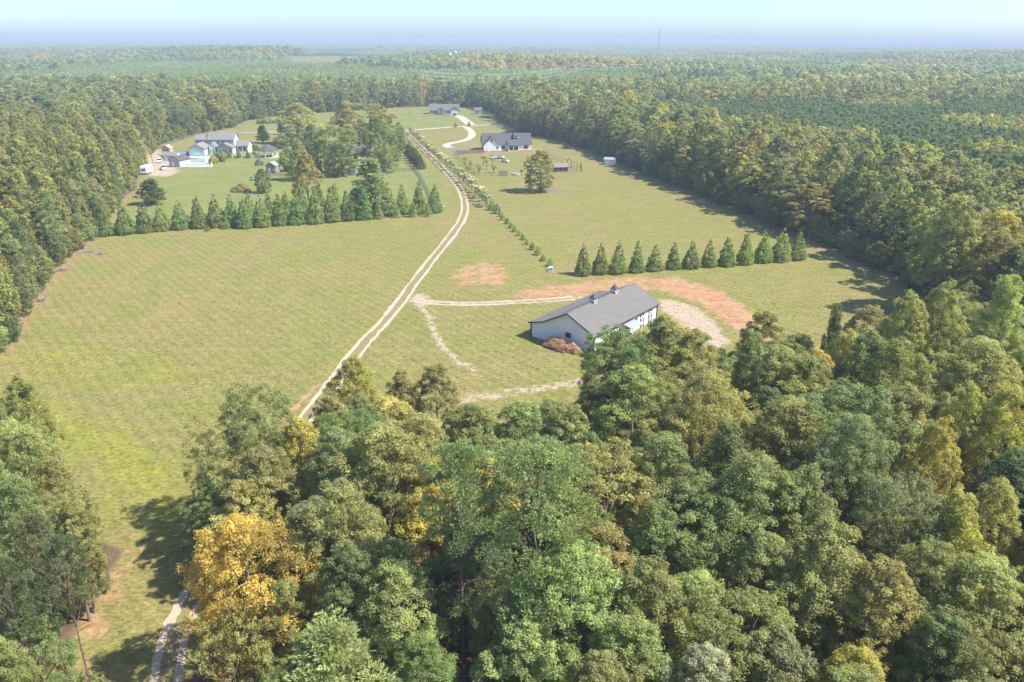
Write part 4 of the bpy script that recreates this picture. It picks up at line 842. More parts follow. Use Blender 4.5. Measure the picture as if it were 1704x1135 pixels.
wt = thing('stock_trough', 'white metal trough in the orchard fence line', 'trough', G(859, 291)); MB().lathe([(1.4, 0), (1.5, .7), (1.42, .72), (1.35, .4)], 16).build('tank', M['silo'], wt); MB().lathe([(1.36, .5), (1.36, .56)], 16).build('water', M['pool'], wt)
# poles, power line, silos, mast
def pole(label, px, pb, pt, arm=True, name='utility_pole'):
    x, y = G(px, pb); h = gh(px, pb, pt); t = thing(name, label, 'pole', (x, y)); MB().tube([(0, 0, -.3), (0, 0, h)], [.2, .12], 8).build('shaft', M['woodg'], t)
    if arm: MB().box(-1.1, 1.1, -.06, .06, h - .7, h - .55).build('crossarm', M['woodg'], t); [MB().tube([(u, 0, h - .55), (u, 0, h - .25)], .06, 5).build('insulator', M['silo'], t) for u in (-1, 0, 1)]
    return t
pole('tall wooden utility pole beside the pickup truck', 256, 283, 241); pole('wooden utility pole on the lawn before the ranch house', 652, 212, 191); pole('wooden utility pole at the lawn edge beside the ranch house', 682, 191, 171)
PT = []
for i, ((x, y), h) in enumerate(zip(POWER, (30, 31, 33))):
    t = thing('power_pylon', ('tall pale pole pylon rising right behind the ranch house', 'pale pole pylon in the cut line through the woods beyond the white farmhouse', 'faint pale pylon far along the cut line through the woods')[i], 'pylon', (x, y, float(terrain(x, y))), math.atan2(231, 152) - math.pi / 2)
    MB().tube([(0, 0, -.5), (0, 0, h)], [.45, .25], 8).build('shaft', M['steel'], t)
    for k, (z, w_) in enumerate(((h - 2, 2.6), (h - 5, 3.4), (h - 8, 2.6))):
        MB().box(-w_, w_, -.12, .12, z - .12, z + .12).build('crossarm', M['silo'], t)
        for s_ in (-1, 1): MB().tube([(s_ * w_ * .95, 0, z - .12), (s_ * w_ * .95, 0, z - 1.2)], .1, 5).build('insulator', M['silo'], t)
    PT.append((Vector((x, y, float(terrain(x, y)))), h))
ax_ = Vector((0.835, -0.55, 0))
for (a, ha), (b, hb) in zip(PT, PT[1:]):
    for u_, dz in ((-2.5, -3.2), (2.5, -3.2), (-3.2, -6.2), (3.2, -6.2), (-2.5, -9.2), (2.5, -9.2)):
        pts = [a.lerp(b, f) + ax_ * u_ + Vector((0, 0, ha + (hb - ha) * f + dz - 7 * 4 * f * (1 - f))) for f in np.linspace(0, 1, 13)]
        tag(MB().tube(pts, .05, 4).build('power_cable', M['wire']), 'thin pale cable strung between the pylons', 'cable', 'cables of the power line')
for i, (px, Y, h, r_) in enumerate([(748.5, 1330, 21.5, 3.0), (757.5, 1345, 24.5, 2.6)]):
    u, v, _ = ray(px, 90); x = u / v * Y; t = thing('grain_silo', ('shorter white domed silo above the far trees', 'taller grey silo with bright domed cap above the far trees')[i], 'silo', (x, Y, float(terrain(x, Y))))
    MB().lathe([(r_, -1), (r_, h - r_)], 20).build('body', M['silo'] if i == 0 else M['steel'], t); MB().lathe([(r_ * math.cos(a), h - r_ + r_ * math.sin(a)) for a in np.linspace(0, 1.5, 6)], 20).build('dome', M['silo'], t)
u, v, _ = ray(1097, 60); Y_ = 760; x = u / v * Y_; t = thing('radio_mast', 'slim radio mast standing above the horizon', 'mast', (x, Y_, float(terrain(x, Y_))))
for k in range(3): MB().tube([(0.9 * math.cos(k * 2.09), 0.9 * math.sin(k * 2.09), 0), (.25 * math.cos(k * 2.09), .25 * math.sin(k * 2.09), 61 - float(terrain(x, Y_)))], [.13, .08], 5).build('leg', M['steel'], t)
for k in range(12): MB().tube([(.6 * math.cos(k), .6 * math.sin(k), k * 4.8), (-.5 * math.cos(k), -.5 * math.sin(k), k * 4.8 + 4.5)], .04, 4).build('brace', M['steel'], t)
# ------------------------------------------------------------------ trees one can point at
rnd = random.Random(11)
placed = []                                            # x, y, crown radius
def crown_at(px, pt, hw, h, key, tint, name, label, cat='tree', group=None, s=0.05):
    x, y = TOP(px, pt, h); r = hw * depth(x, y, h * 0.75) / F
    placed.append((x, y, r)); return spawn(key, name, label, cat, x, y, h, r, jcol(tint, rnd, s), rnd.uniform(0, 6.28), group)
WOOD = 'in the wood below the white barn'
LANDMARKS = [('golden tree', TOP(395, 900, 8)), ('wide domed pine', TOP(900, 800, 15)), ('slim tall pine', TOP(764, 850, 15)), ('front wall of the barn', G(1030, 590)), ('gravel turnaround', (43, 118)), ('bushy blue green pine', TOP(545, 1080, 10)),
             ('upper end of the lower dirt path', G(985, 640)), ('gravel driveway', G(520, 690)), ('corner of the mown field', (80, 135)), ('lower gravel lane', (-36, 55)), ('brush piles', G(120, 440)), ('travel trailer', G(240, 291)), ('split rail fence', G(190, 345)),
             ('lower end of the hay field', (-62, 84)), ('end of the barn evergreen row', G(1335, 434)), ('white metal shed', G(1014, 274)), ('hen coop', G(938, 285)), ('white farmhouse', G(885, 250)), ('ranch house', G(740, 190)), ('two storey house', G(350, 250)), ('pine plantation', (150, 200)), ('leaning dead trunk', G(790, 1110))]
def beside(x, y): return 'near the ' + min(LANDMARKS, key=lambda q: math.hypot(q[1][0] - x, q[1][1] - y))[0]
WG = 'broadleaf trees in the wood below the barn'
crown_at(395, 856, 132, 16, 'gold', 'gold', 'golden_tree', 'golden yellow autumn tree overhanging the lower gravel lane')
crown_at(900, 736, 103, 22.5, 'pine0', 'pine', 'pine_tree', 'tall pine with the widest domed crown in the wood below the barn')
crown_at(764, 738, 72, 22.5, 'pine1', 'pine', 'pine_tree', 'tall slimmer pine with long bare trunk beside the wide domed pine')
crown_at(545, 1036, 112, 15, 'pine2', 'pine', 'pine_tree', 'bushy blue green pine below the golden tree')
crown_at(372, 1012, 62, 12, 'open', 'pale', 'sparse_tree', 'sparse pale twiggy tree in front of the golden tree')
FG = [  # crown top in the picture, half width, height, shape, colour
    (422, 640, 54, 17, 'n6', 'green'), (338, 690, 44, 13, 'open', 'olive'), (388, 738, 52, 12, 'n6', 'olive'), (350, 795, 44, 9.5, 'n0', 'green'), (400, 800, 60, 12, 'n3', 'pale'), (492, 690, 55, 15, 'n4', 'yellow'), (440, 745, 62, 14, 'n3', 'brown'), (545, 655, 44, 14, 'n3', 'brown'), (592, 652, 40, 13, 'n1', 'brown'),
    (668, 612, 36, 14, 'n1', 'brown'), (724, 606, 46, 14.5, 'n3', 'brown'), (635, 705, 82, 17, 'n0', 'olive'), (560, 800, 72, 17, 'n2', 'olive'), (705, 690, 62, 15, 'n2', 'pale'), (790, 668, 62, 15, 'n1', 'olive'), (868, 668, 66, 15, 'n0', 'green'),
    (945, 672, 60, 15, 'n3', 'olive'), (1010, 745, 72, 17, 'n6', 'olive'), (655, 938, 72, 14, 'n2', 'pale'), (575, 905, 60, 15, 'n0', 'dark'), (955, 905, 120, 16, 'big0', 'pale'), (1080, 940, 90, 15, 'n3', 'olive'), (845, 955, 60, 12, 'n6', 'olive'),
    (1028, 548, 52, 16, 'n6', 'green'), (1108, 520, 62, 18, 'n1', 'olive'), (1160, 548, 52, 16, 'n3', 'olive'), (1060, 610, 78, 18, 'n0', 'green'), (1180, 618, 95, 19, 'big0', 'olive'), (1255, 548, 48, 18, 'n5', 'green'), (1300, 575, 62, 18, 'n0', 'olive'),
    (1215, 700, 66, 18, 'n5', 'dark'), (1395, 505, 26, 18, 'n5', 'dark'), (1418, 545, 38, 16, 'n4', 'yellow'), (1455, 548, 56, 18, 'n1', 'green'), (1518, 480, 50, 21, 'n4', 'poplar'), (1580, 464, 52, 22, 'n4', 'pale'), (1685, 456, 56, 22, 'n5', 'poplar'),
    (1350, 590, 60, 17, 'n3', 'olive'), (1500, 565, 62, 19, 'n2', 'olive'), (1640, 560, 66, 19, 'n0', 'pale'), (1415, 640, 76, 19, 'n6', 'green'), (1520, 640, 66, 18, 'n1', 'olive'), (1620, 632, 48, 18, 'n4', 'yellow'), (1575, 690, 52, 18, 'n4', 'yellow'),
    (1690, 640, 52, 18, 'n3', 'yellow'), (1430, 690, 82, 19, 'big0', 'grey'), (1320, 660, 74, 18, 'n0', 'olive'), (1345, 770, 66, 17, 'n1', 'green'), (1110, 720, 70, 17, 'n0', 'green'), (1260, 760, 86, 18, 'n2', 'green'), (1605, 815, 72, 17, 'n5', 'yellow'),
    (1670, 790, 56, 16, 'n4', 'poplar'), (1520, 790, 60, 17, 'n6', 'grey'), (1155, 800, 80, 16, 'n6', 'green'), (1100, 862, 66, 14, 'n2', 'green'), (1392, 862, 84, 17, 'n1', 'olive'), (1478, 930, 76, 15, 'n3', 'olive'), (1280, 890, 76, 15, 'n0', 'green'),
    (1560, 900, 68, 15, 'n2', 'green'), (1650, 925, 84, 15, 'n0', 'pale'), (1138, 1008, 40, 13, 'n4', 'yellow'), (1235, 990, 82, 14, 'n6', 'olive'), (1060, 1030, 76, 13, 'n2', 'pale'), (1300, 1050, 82, 13, 'n1', 'grey'), (1435, 1075, 76, 12, 'n4', 'yellow'),
    (1180, 1078, 76, 13, 'n0', 'silver'), (1580, 1020, 72, 13, 'n3', 'green'), (1672, 1052, 66, 13, 'n6', 'olive'), (880, 1040, 84, 12, 'n0', 'pale'), (700, 1060, 60, 10, 'n2', 'green'), (470, 965, 50, 12, 'n0', 'green')]
SH = dict(n0='rounded', n1='oval', n2='broad', n3='lumpy oval', n4='upright', n5='narrow', n6='spreading', open='thin open', gold='broad', big0='very broad')
for px, pt, hw, h, key, tint in FG:
    lab = '%s %s broadleaf tree %s' % (SH[key], WORDS[tint], beside(*TOP(px, pt, h)))
    crown_at(px, pt, hw * 1.2, h, key, tint, 'broadleaf_tree', lab, group=lab)
LL = 'beside the lower lane below the hay field'
for px, pt, hw, h, key, tint in [(28, 622, 50, 17, 'n1', 'poplar'), (-40, 640, 50, 17, 'n0', 'green'), (30, 705, 60, 16, 'n0', 'pale'), (85, 760, 56, 15, 'n2', 'olive'), (100, 812, 52, 14, 'n6', 'pale'), (120, 850, 42, 11, 'n3', 'dark'),
                                 (20, 790, 60, 16, 'n2', 'green'), (30, 985, 62, 13, 'n2', 'green'), (-30, 900, 60, 16, 'n3', 'olive'), (-10, 1060, 60, 13, 'n0', 'poplar')]:
    lab = '%s %s broadleaf tree %s' % (SH[key], WORDS[tint], beside(*TOP(px, pt, h))); crown_at(px, pt, hw, h, key, tint, 'broadleaf_tree', lab, group=lab)
for px, pt, hw in [(45, 855, 44), (92, 890, 40), (0, 930, 44)]:
    crown_at(px, pt, hw, 17, 'pine1', 'cedar', 'pine_tree', 'dull green pine with tall grey trunk beside the lower lane', group='pines beside the lower lane')
crown_at(145, 1118, 30, 3, 'bush0', 'green', 'roadside_bush', 'low green bush at the edge of the lower lane', 'bush')
crown_at(445, 1120, 50, 6, 'n2', 'green', 'broadleaf_tree', 'small green broadleaf tree under the bushy pine')
# fallen and leaning dead trunks by the pines
x0, y0 = G(778, 1125)
t = thing('dead_tree', 'leaning dead trunk with bare branches beside the slimmer tall pine', 'dead tree', (x0, y0))
dm = MB(); a_, b_ = Vector((0, 0, -0.2)), Vector((4.2, 1.2, 8.5)); dm.tube([a_, a_.lerp(b_, 0.5) + Vector((0.1, 0, 0.2)), b_], [0.17, 0.12, 0.05], 6)
dm.build('trunk', M['brush'], t)
for k in range(9):
    p = a_.lerp(b_, 0.3 + 0.07 * k); q = Vector((rnd.uniform(-1, 2), rnd.uniform(-1.2, 1.2), rnd.uniform(0.1, 1.2))); MB().tube([p, p + q * 0.6, p + q], [0.035, 0.025, 0.01], 4).build('branch', M['brush'], t)

# evergreen rows ------------------------------------------------------------------------------------
LROW = [(178, 395, 348), (210, 392, 338), (242, 389, 336), (271, 386.5, 335), (302, 384, 330), (332, 382, 326), (361, 380, 322), (388, 379, 322), (408, 382, 328), (437, 379.5, 326), (466, 377.5, 321), (495, 375.6, 322), (526, 374, 315),
        (553, 372, 314), (579, 369.5, 315), (607, 367.5, 315), (646, 360.5, 304), (671, 359, 305), (698, 358, 301), (724, 356.5, 303.5)]
LBACK = [(418, 372, 318), (449, 370.5, 319), (477, 369, 315.5), (506, 367, 302), (534, 365, 306), (561, 363.5, 306), (591, 362, 307), (619, 361, 307)]
LSM = [(346, 385.3, 375), (377, 382, 361), (630, 365, 334), (660, 363, 338), (687.5, 362, 333), (713, 361, 336)]
RROW = [(970, 460, 406), (999, 458, 403.5), (1029, 457, 400), (1059, 455.5, 399.5), (1089, 452.5, 407), (1120, 450, 404), (1150, 448.5, 402), (1179, 446, 397), (1209, 444.5, 392.5), (1239, 442, 384), (1269, 439, 385), (1298, 437, 380), (1326, 434, 385)]
for L_, lab, grp, w_ in ((LROW, 'tall conical evergreen in the front line of the row above the hay field', 'front line of evergreens above the hay field', 15.8),
                     (LBACK, 'tall conical evergreen in the second line of the row above the hay field', 'second line of evergreens above the hay field', 13.5),
                     (RROW, 'conical evergreen in the row between the barn and the mown field', 'evergreen row behind the barn', 15.5)):
    for i, (px, pb, pt) in enumerate(L_):
        x, y = G(px, pb - 3); h = gh(px, pb - 3, pt); r = w_ * depth(x, y) / F
        placed.append((x, y, r)); t = spawn('arb%d' % rnd.randrange(5), 'conical_evergreen', lab, 'evergreen', x, y, h * rnd.uniform(.96, 1.04), r * rnd.uniform(0.86, 1.1), jcol('arb', rnd, 0.1), rnd.uniform(0, 6.28), grp, rnd.gauss(0, .015)); t.scale[0] *= rnd.uniform(.9, 1.08)
for i, (px, pb, pt) in enumerate(LSM):
    x, y = G(px, pb - 1); h = max(1.5, gh(px, pb - 1, pt)); spawn('shrub%d' % (i % 2), 'young_evergreen', 'young evergreen planted in front of the tall evergreen row', 'evergreen', x, y, h, max(0.9, h * 0.3), jcol('arb', rnd), i, 'young evergreens before the row')
SHR = [(818.5, 350.2, 332), (827, 355.8, 338), (832.5, 361.3, 350), (837, 367, 353), (844, 373, 361), (850, 380.2, 369), (857, 386.4, 374), (864, 393, 381), (870.6, 399.6, 388), (877.7, 407.6, 396), (886, 416, 402), (895, 425, 409), (904, 434.7, 423), (915.6, 444, 428.5)]
for i, (px, pb, pt) in enumerate(SHR):
    x, y = G(px, pb - 0.5); h = max(1.5, gh(px, pb - 0.5, pt)); spawn('shrub%d' % (i % 2), 'young_evergreen', 'small evergreen shrub in the slanting line above the bare clay patch', 'shrub', x, y, h, max(0.8, h * 0.42), jcol('arb', rnd), i, 'slanting line of evergreen shrubs')
CR = smooth_line(GP([(684, 222), (692, 231), (702, 241), (713, 252), (727, 264), (741, 275), (756, 290), (770, 303.5), (783, 316), (797, 330), (812, 345)]), 0.3)
sl = np.concatenate([[0], np.cumsum(np.linalg.norm(np.diff(CR, axis=0), axis=1))]); NC = 44
for i in range(NC):
    s0 = sl[-1] * i / (NC - 1); k = int(np.searchsorted(sl, s0)); x, y = CR[min(k, len(CR) - 1)]
    spawn('crape%d' % (i % 3), 'flowering_tree', 'small flowering tree in the line along the gravel driveway', 'flowering tree', x + rnd.gauss(0, .25), y + rnd.gauss(0, .4), rnd.uniform(3.6, 4.9), rnd.uniform(1.5, 2.1), jcol('crape', rnd, 0.1), rnd.uniform(0, 6), 'flowering trees along the driveway')
for i in range(11):                                    # dark hedge trees across the drive
    px, pb = 664 + i * 3.6, 238 + i * 4.3; x, y = G(px, pb); spawn('arb%d' % (i % 3), 'hedge_evergreen', 'dark evergreen in the hedge across the driveway from the flowering trees', 'evergreen', x, y, rnd.uniform(5.5, 7), rnd.uniform(2.2, 2.7), jcol('dark', rnd, 0.05), i, 'dark hedge beside the driveway')

# single yard trees: foot in the picture, top, half width ------------------------------------------------
def yard(px, pb, pt, hw, key, tint, name, label, cat='tree', group=None):
    x, y = G(px, pb); h = gh(px, pb, pt); r = hw * depth(x, y) / F; placed.append((x, y, r)); return spawn(key, name, label, cat, x, y, h, r, jcol(tint, rnd, 0.04), rnd.uniform(0, 6.28), group)
yard(900, 319, 249, 29, 'y0', 'olive', 'lone_tree', 'lone leafy tree standing in a mulch ring on the mown field')
yard(254, 340, 297, 24, 'yardpine', 'cedar', 'yard_pine', 'bushy spreading pine on the lawn behind the evergreen row')
yard(438, 321, 280, 15, 'y0', 'dark', 'yard_tree', 'small dark tree on the lawn beside the green roofed shed')
yard(620, 356, 262, 32, 'yardpine', 'pine', 'yard_pine', 'large blue green pine rising out of the evergreen row')
yard(514, 340, 252, 26, 'y2', 'brown', 'yard_tree', 'brownish olive tree where the plank fence meets the evergreen row')
yard(571, 292, 205, 42, 'y1', 'olive', 'shade_tree', 'big spreading shade tree in front of the brick house')
yard(632, 287, 190, 34, 'y0', 'green', 'shade_tree', 'big dark shade tree beside the brick house')
yard(600, 252, 168, 54, 'y1', 'brown', 'shade_tree', 'huge brownish shade tree behind the brick house')
yard(498, 240, 170, 36, 'y0', 'pale', 'shade_tree', 'pale green round tree behind the gazebo yard')
yard(655, 268, 205, 26, 'y1', 'silver', 'yard_tree', 'pinkish silvery tree between the brick house and the driveway')
yard(640, 280, 240, 22, 'y0', 'silver', 'yard_tree', 'low silvery tree beside the brick house lawn')
yard(500, 300, 232, 20, 'y2', 'pale', 'yard_tree', 'pale green tree beside the gazebo')
yard(480, 285, 245, 14, 'y0', 'green', 'yard_tree', 'small green tree beside the gazebo patio')
yard(530, 285, 215, 22, 'y0', 'grey', 'yard_tree', 'grey green tree beside the brick house')
yard(521, 262, 205, 20, 'y2', 'green', 'yard_tree', 'bright green tree behind the pale yard tree')
yard(438, 238, 208, 11, 'yardpine', 'dark', 'yard_pine', 'dark cone shaped evergreen on the lawn behind the gazebo')
yard(468, 224, 204, 7, 'yardpine', 'dark', 'yard_pine', 'slim dark evergreen beside the pale green round tree')
yard(470, 247, 224, 16, 'y0', 'grey', 'yard_tree', 'rounded grey green tree behind the gazebo')
yard(664, 222, 203, 8, 'y2', 'green', 'yard_tree', 'small tree at the corner of the lane and the driveway')
for px, pb, pt, hw, key, tint, lab in [(402, 318, 306, 17, 'bush1', 'brown', 'reddish brown brush pile shrub on the lawn above the evergreen row'), (555, 318, 306, 9, 'bush1', 'orange', 'round reddish shrub by the evergreen row'), (424, 250, 240, 7, 'bush0', 'dark', 'round dark green bush beside the gazebo'),
                                     (432, 275, 264, 7, 'bush0', 'grey', 'grey green bush behind the green roofed shed'), (368, 268, 249, 13, 'bush0', 'green', 'bright green bush by the pool fence'), (356, 272, 258, 8, 'bush0', 'yellow', 'yellow green bush by the pool corner'),
                                     (655, 276, 268, 8, 'bush1', 'brown', 'clipped brown green hedge block on the brick house lawn'), (640, 272, 256, 16, 'bush1', 'silver', 'wide pinkish shrub beside the clipped hedge block'), (150, 398, 366, 16, 'bush0', 'green', 'large green bush at the end of the evergreen row'),
                                     (445, 205, 194, 16, 'bush0', 'olive', 'olive shrub bank behind the back lane'), (470, 272, 262, 10, 'bush1', 'olive', 'olive shrub in front of the gazebo'), (485, 283, 274, 10, 'bush0', 'brown', 'brownish shrub beside the green roofed shed')]:
    yard(px, pb, pt, hw, key, tint, 'bush', lab, 'bush')
for px, pb, pt in [(382, 263, 250), (398, 263, 250), (413, 263, 251), (424, 262, 250)]:
    yard(px, pb, pt, 3.6, 'bush0', 'green', 'climbing_bush', 'green bush growing against the stone garden wall', 'bush', 'bushes against the garden wall')
x, y = G(940, 580)
for k in range(1):
    t = spawn('bigbush', 'gable_bush', 'reddish oval bush against the shaded gable end of the barn', 'bush', *G(934, 580.5), 2.3, 1.6, (0.58, 0.44, 0.34, 1), 0.0); t.scale = (3.0, 1.1, 1.75); t.rotation_euler[2] = math.radians(142)
for i, (px, pb) in enumerate([(774, 276), (783, 284), (805, 276), (797, 288), (820, 276), (822, 288), (810, 282), (778, 289)]):
    x, y = G(px, pb); spawn('sapling%d' % (i % 2), 'fruit_sapling', 'thin young sapling in the fenced orchard below the white house', 'sapling', x, y, rnd.uniform(3, 4.4), rnd.uniform(0.9, 1.4), jcol('olive', rnd), i, 'orchard saplings')
for px, pb in [(758, 212), (780.5, 210.5)]:
    x, y = G(px, pb); spawn('shrub0', 'gate_shrub', 'dark clipped shrub at the mouth of the curved driveway', 'shrub', x, y, 3.2, 1.2, jcol('dark', rnd), 0, 'shrubs at the driveway mouth')
# grey brush heaps along the hay field's edge
for i, (px, pb, w_) in enumerate([(133, 412, 17), (147, 419, 22), (168, 423, 18), (103, 450, 18), (80, 463, 14), (70, 500, 16), (25, 535, 14), (5, 570, 18)]):
    x, y = G(px, pb); t = thing('brush_pile', 'grey pile of cut branches at the edge of the hay field', 'brush pile', (x, y), rnd.uniform(0, 3), 'brush piles along the hay field'); R_ = w_ * depth(x, y) / F / 2
    mb = MB()
    for k in range(70):
        a = rnd.uniform(0, 6.28); q = Vector((rnd.gauss(0, R_ * .45), rnd.gauss(0, R_ * .45), rnd.uniform(0.03, 0.55))); d = Vector((math.cos(a), math.sin(a), rnd.uniform(-.3, .4))) * rnd.uniform(.4, 1.0); mb.tube([q - d, q + d], [0.035, 0.015], 3)
    o = mb.build('branches', M['brush'], t); o['kind'] = 'stuff'

# ------------------------------------------------------------------ the woods
tall = dict(front=[], left=[], right=[], plant=[], back=[])
rs = np.random.default_rng(5)
def scatter(sp, xlo, xhi, ylo, yhi):
    gx, gy = np.meshgrid(np.arange(xlo, xhi, sp), np.arange(ylo, yhi, sp * 0.87)); gx = gx + (np.arange(gx.shape[0]) % 2)[:, None] * sp / 2
    x = gx.ravel() + rs.uniform(-.36, .36, gx.size) * sp; y = gy.ravel() + rs.uniform(-.36, .36, gx.size) * sp
    k = (np.abs(x) < 0.74 * y + 65) & (poly_sd(OPEN, x, y) < -0.8)
    for c in CLEARINGS: k &= poly_sd(c, x, y) < 0
    k &= line_d(POWER, x, y) > 11
    return x[k], y[k]
REDGE = GP([(842, 203), (870, 222), (930, 232), (985, 250), (1080, 290), (1150, 316), (1220, 345), (1290, 373), (1350, 396), (1430, 430), (1510, 465), (1540, 490)])
LEDGE = GP([(-120, 640), (0, 585), (50, 490), (100, 432), (130, 406), (155, 385), (185, 345), (215, 312), (232, 285), (238, 262)])
EDGE = OPEN
def edge_line(pts, sp):
    out = []
    for (ax, ay), (bx, by) in zip(pts, pts[1:]):
        n_ = max(1, int(math.hypot(bx - ax, by - ay) / sp)); out += [(ax + (bx - ax) * i / n_, ay + (by - ay) * i / n_) for i in range(n_)]
    return out
BACKE = GP([(238, 262), (262, 243), (330, 222), (380, 214), (400, 203), (440, 196), (480, 190), (560, 186), (636, 180), (705, 177), (770, 177), (825, 186), (842, 203)])
trees = []                                             # x, y, h, r, proto family, tint, zone
def frontzone(x, y): return (y < 150) & (x > -27.5) & (x < 0.62 * y + 40) & ~((x > 80) & (y > 118))
x, y = scatter(5.6, -150, 190, 26, 160); k = frontzone(x, y)
pl = np.array(placed)
for a, b in zip(x[k], y[k]):
    d = np.hypot(pl[:, 0] - a, pl[:, 1] - b)
    if (d < 0.5 * (pl[:, 2] + 3.4)).any() or (a < -17 and b < 61) or (abs(a + 4) < 5.5 and b < 51): continue
    trees.append((a, b, rs.uniform(11, 15), rs.uniform(3.6, 4.9), 'n', rs.choice(['olive', 'green', 'pale', 'grey', 'brown', 'yellow', 'dark'], p=[.3, .27, .14, .1, .07, .05, .07]), 'front'))
x, y = scatter(5.2, -130, -30, 26, 112); k = (x < -27) & (y < 110) & (poly_sd(OPEN, x, y) < -4)
for a, b in zip(x[k], y[k]):
    d = np.hypot(pl[:, 0] - a, pl[:, 1] - b)
    if (d < 0.6 * (pl[:, 2] + 2.6)).any(): continue
    trees.append((a, b, rs.uniform(12, 16), rs.uniform(2.6, 3.6), 'n', rs.choice(['olive', 'green', 'pale', 'poplar']), 'lane'))
x, y = scatter(6.3, -420, -70, 100, 400); ld = line_d(LEDGE, x, y); k = (x < -60) & (x > -420) & (ld < 175) & ~((y < 112) & (x > -95))
for a, b, e in zip(x[k], y[k], ld[k]):
    u = rs.random()
    if e < 9 and u < 0.55: fam, ti, h, r = ('layer', rs.choice(['cedar', 'pine']), rs.uniform(12, 17), rs.uniform(3.0, 4.2)) if u < 0.33 else ('m', rs.choice(['silver', 'grey']), rs.uniform(10, 14), rs.uniform(2.8, 3.8))
    elif e < 26 and u < 0.3: fam, ti, h, r = 'layer', 'cedar', rs.uniform(14, 18), rs.uniform(2.8, 3.8)
    else: fam, ti, h, r = 'p', rs.choice(['poplar', 'poplar', 'olive', 'yellow', 'green', 'brown'], p=[.3, .22, .25, .03, .16, .04]), rs.uniform(15, 20.5), rs.uniform(3.7, 5.2)
    trees.append((a, b, h, r, fam, ti, 'left'))
x, y = scatter(8.0, -60, 560, 118, 720); rd = line_d(REDGE, x, y); kx = (x > np.interp(y, [118, 560, 720], [70, -40, -30])) & ~frontzone(x, y)
beyond = np.interp(y, [118, 160, 230, 320, 400, 640], [140, 140, 128, 105, 90, 60])
k = kx & (x < beyond) | (kx & (y > 560))
for a, b, e in zip(x[k], y[k], rd[k]):
    trees.append((a, b, rs.uniform(16, 24) if e > 6 else rs.uniform(13, 20), rs.uniform(4.8, 7.4), 'm' if b < 480 else 'f', rs.choice(['olive', 'green', 'grey', 'pale', 'brown', 'dark', 'silver', 'yellow'], p=[.3, .25, .12, .16, .04, .04, .05, .04]), 'right'))
x, y = scatter(4.1, 50, 600, 118, 640); beyond = np.interp(y, [118, 160, 230, 320, 400, 640], [140, 140, 128, 105, 90, 60]); k = (x > beyond) & (y < 600)
for a, b in zip(x[k], y[k]):
    mixw = vnoise(a / 60, b / 60)
    trees.append((a, b, rs.uniform(11.5, 14.5), rs.uniform(1.9, 2.5), 'plant', 'plant', 'plant') if mixw < 0.78 or rs.random() < 0.5 else (a, b, rs.uniform(13, 16), rs.uniform(3, 4), 'f', rs.choice(['olive', 'pale', 'yellow']), 'right'))
x, y = scatter(9.2, -640, 60, 380, 725); k = ~((x < -60) & (line_d(LEDGE, x, y) < 170) & (y < 400)) & ~((x > np.interp(y, [118, 560, 720], [70, -40, -30])))
for a, b in zip(x[k], y[k]):
    trees.append((a, b, rs.uniform(13, 23), rs.uniform(5.0, 8.5), 'm' if b < 500 else 'f', rs.choice(['olive', 'green', 'grey', 'blue', 'pale', 'brown', 'orange'], p=[.28, .29, .17, .08, .15, .02, .01]), 'back'))
for pts_, zone in ((REDGE, 'right'), (LEDGE, 'left'), (BACKE, 'back')):
    e_ = np.array(edge_line(pts_, 2.6)); e_ = e_ + rs.normal(0, 1.0, e_.shape); sd_ = poly_sd(OPEN, e_[:, 0], e_[:, 1])
    for (a, b), q_ in zip(e_, sd_):
        if q_ < 0.6: trees.append((a, b, rs.uniform(3.5, 9), rs.uniform(2.0, 3.4), 'u', rs.choice(['olive', 'green', 'grey', 'dark', 'brown'], p=[.3, .3, .15, .15, .1]), zone))
def score(t):
    px, py = project(t[0], t[1], t[2] * 0.9)
    if px < -40 or px > W + 40 or py > H + 60: return 0
    s = t[3] * 1.0 / math.hypot(t[0], t[1])
    e = -float(poly_sd(OPEN, np.array([t[0]]), np.array([t[1]]))[0])
    if t[6] in ('left', 'right', 'back') and e > 14: s *= 0.55
    if t[6] == 'plant': s *= 0.75
    if t[4] == 'u': s *= 0.8
    return s
sc_ = [score(t) for t in trees]; order = sorted(range(len(trees)), key=lambda i: -sc_[i])
NIND = 205
single = set(order[:NIND])
ZW = dict(front=WOOD, lane=LL, left='in the stand bordering the hay field and lawn', right='in the tree belt bordering the mown field', plant='in the pine plantation behind the tree belt', back='in the wood behind the two storey house')
FAM = dict(n=NEARK, m=MIDK, p=POPK, f=FARK, layer=['layer0', 'layer1'], plant=['plant0', 'plant1'], u=['y0', 'y2'])
KINDW = dict(n='understorey broadleaf tree', m='broadleaf tree', p='slender pointed broadleaf tree', f='broadleaf tree', layer='layered feathery pine', plant='pine', u='low bushy tree')
mass = []
for i, t in enumerate(trees):
    a, b, h, r, fam, ti, zone = t
    if i in single:
        key = FAM[fam][i % len(FAM[fam])]; lab = '%s %s %s %s' % (('short' if h < 11 else 'tall' if h > 17 else 'middling'), WORDS[ti], KINDW[fam], beside(a, b))
        if b < 150 and fam == 'm': key = NEARK[i % 4]
        spawn(key, 'pine_tree' if fam in ('layer', 'plant') else 'broadleaf_tree', lab, 'tree', a, b, h, r, jcol(ti, rnd, 0.1), rnd.uniform(0, 6.28), lab)
    else: mass.append(t)

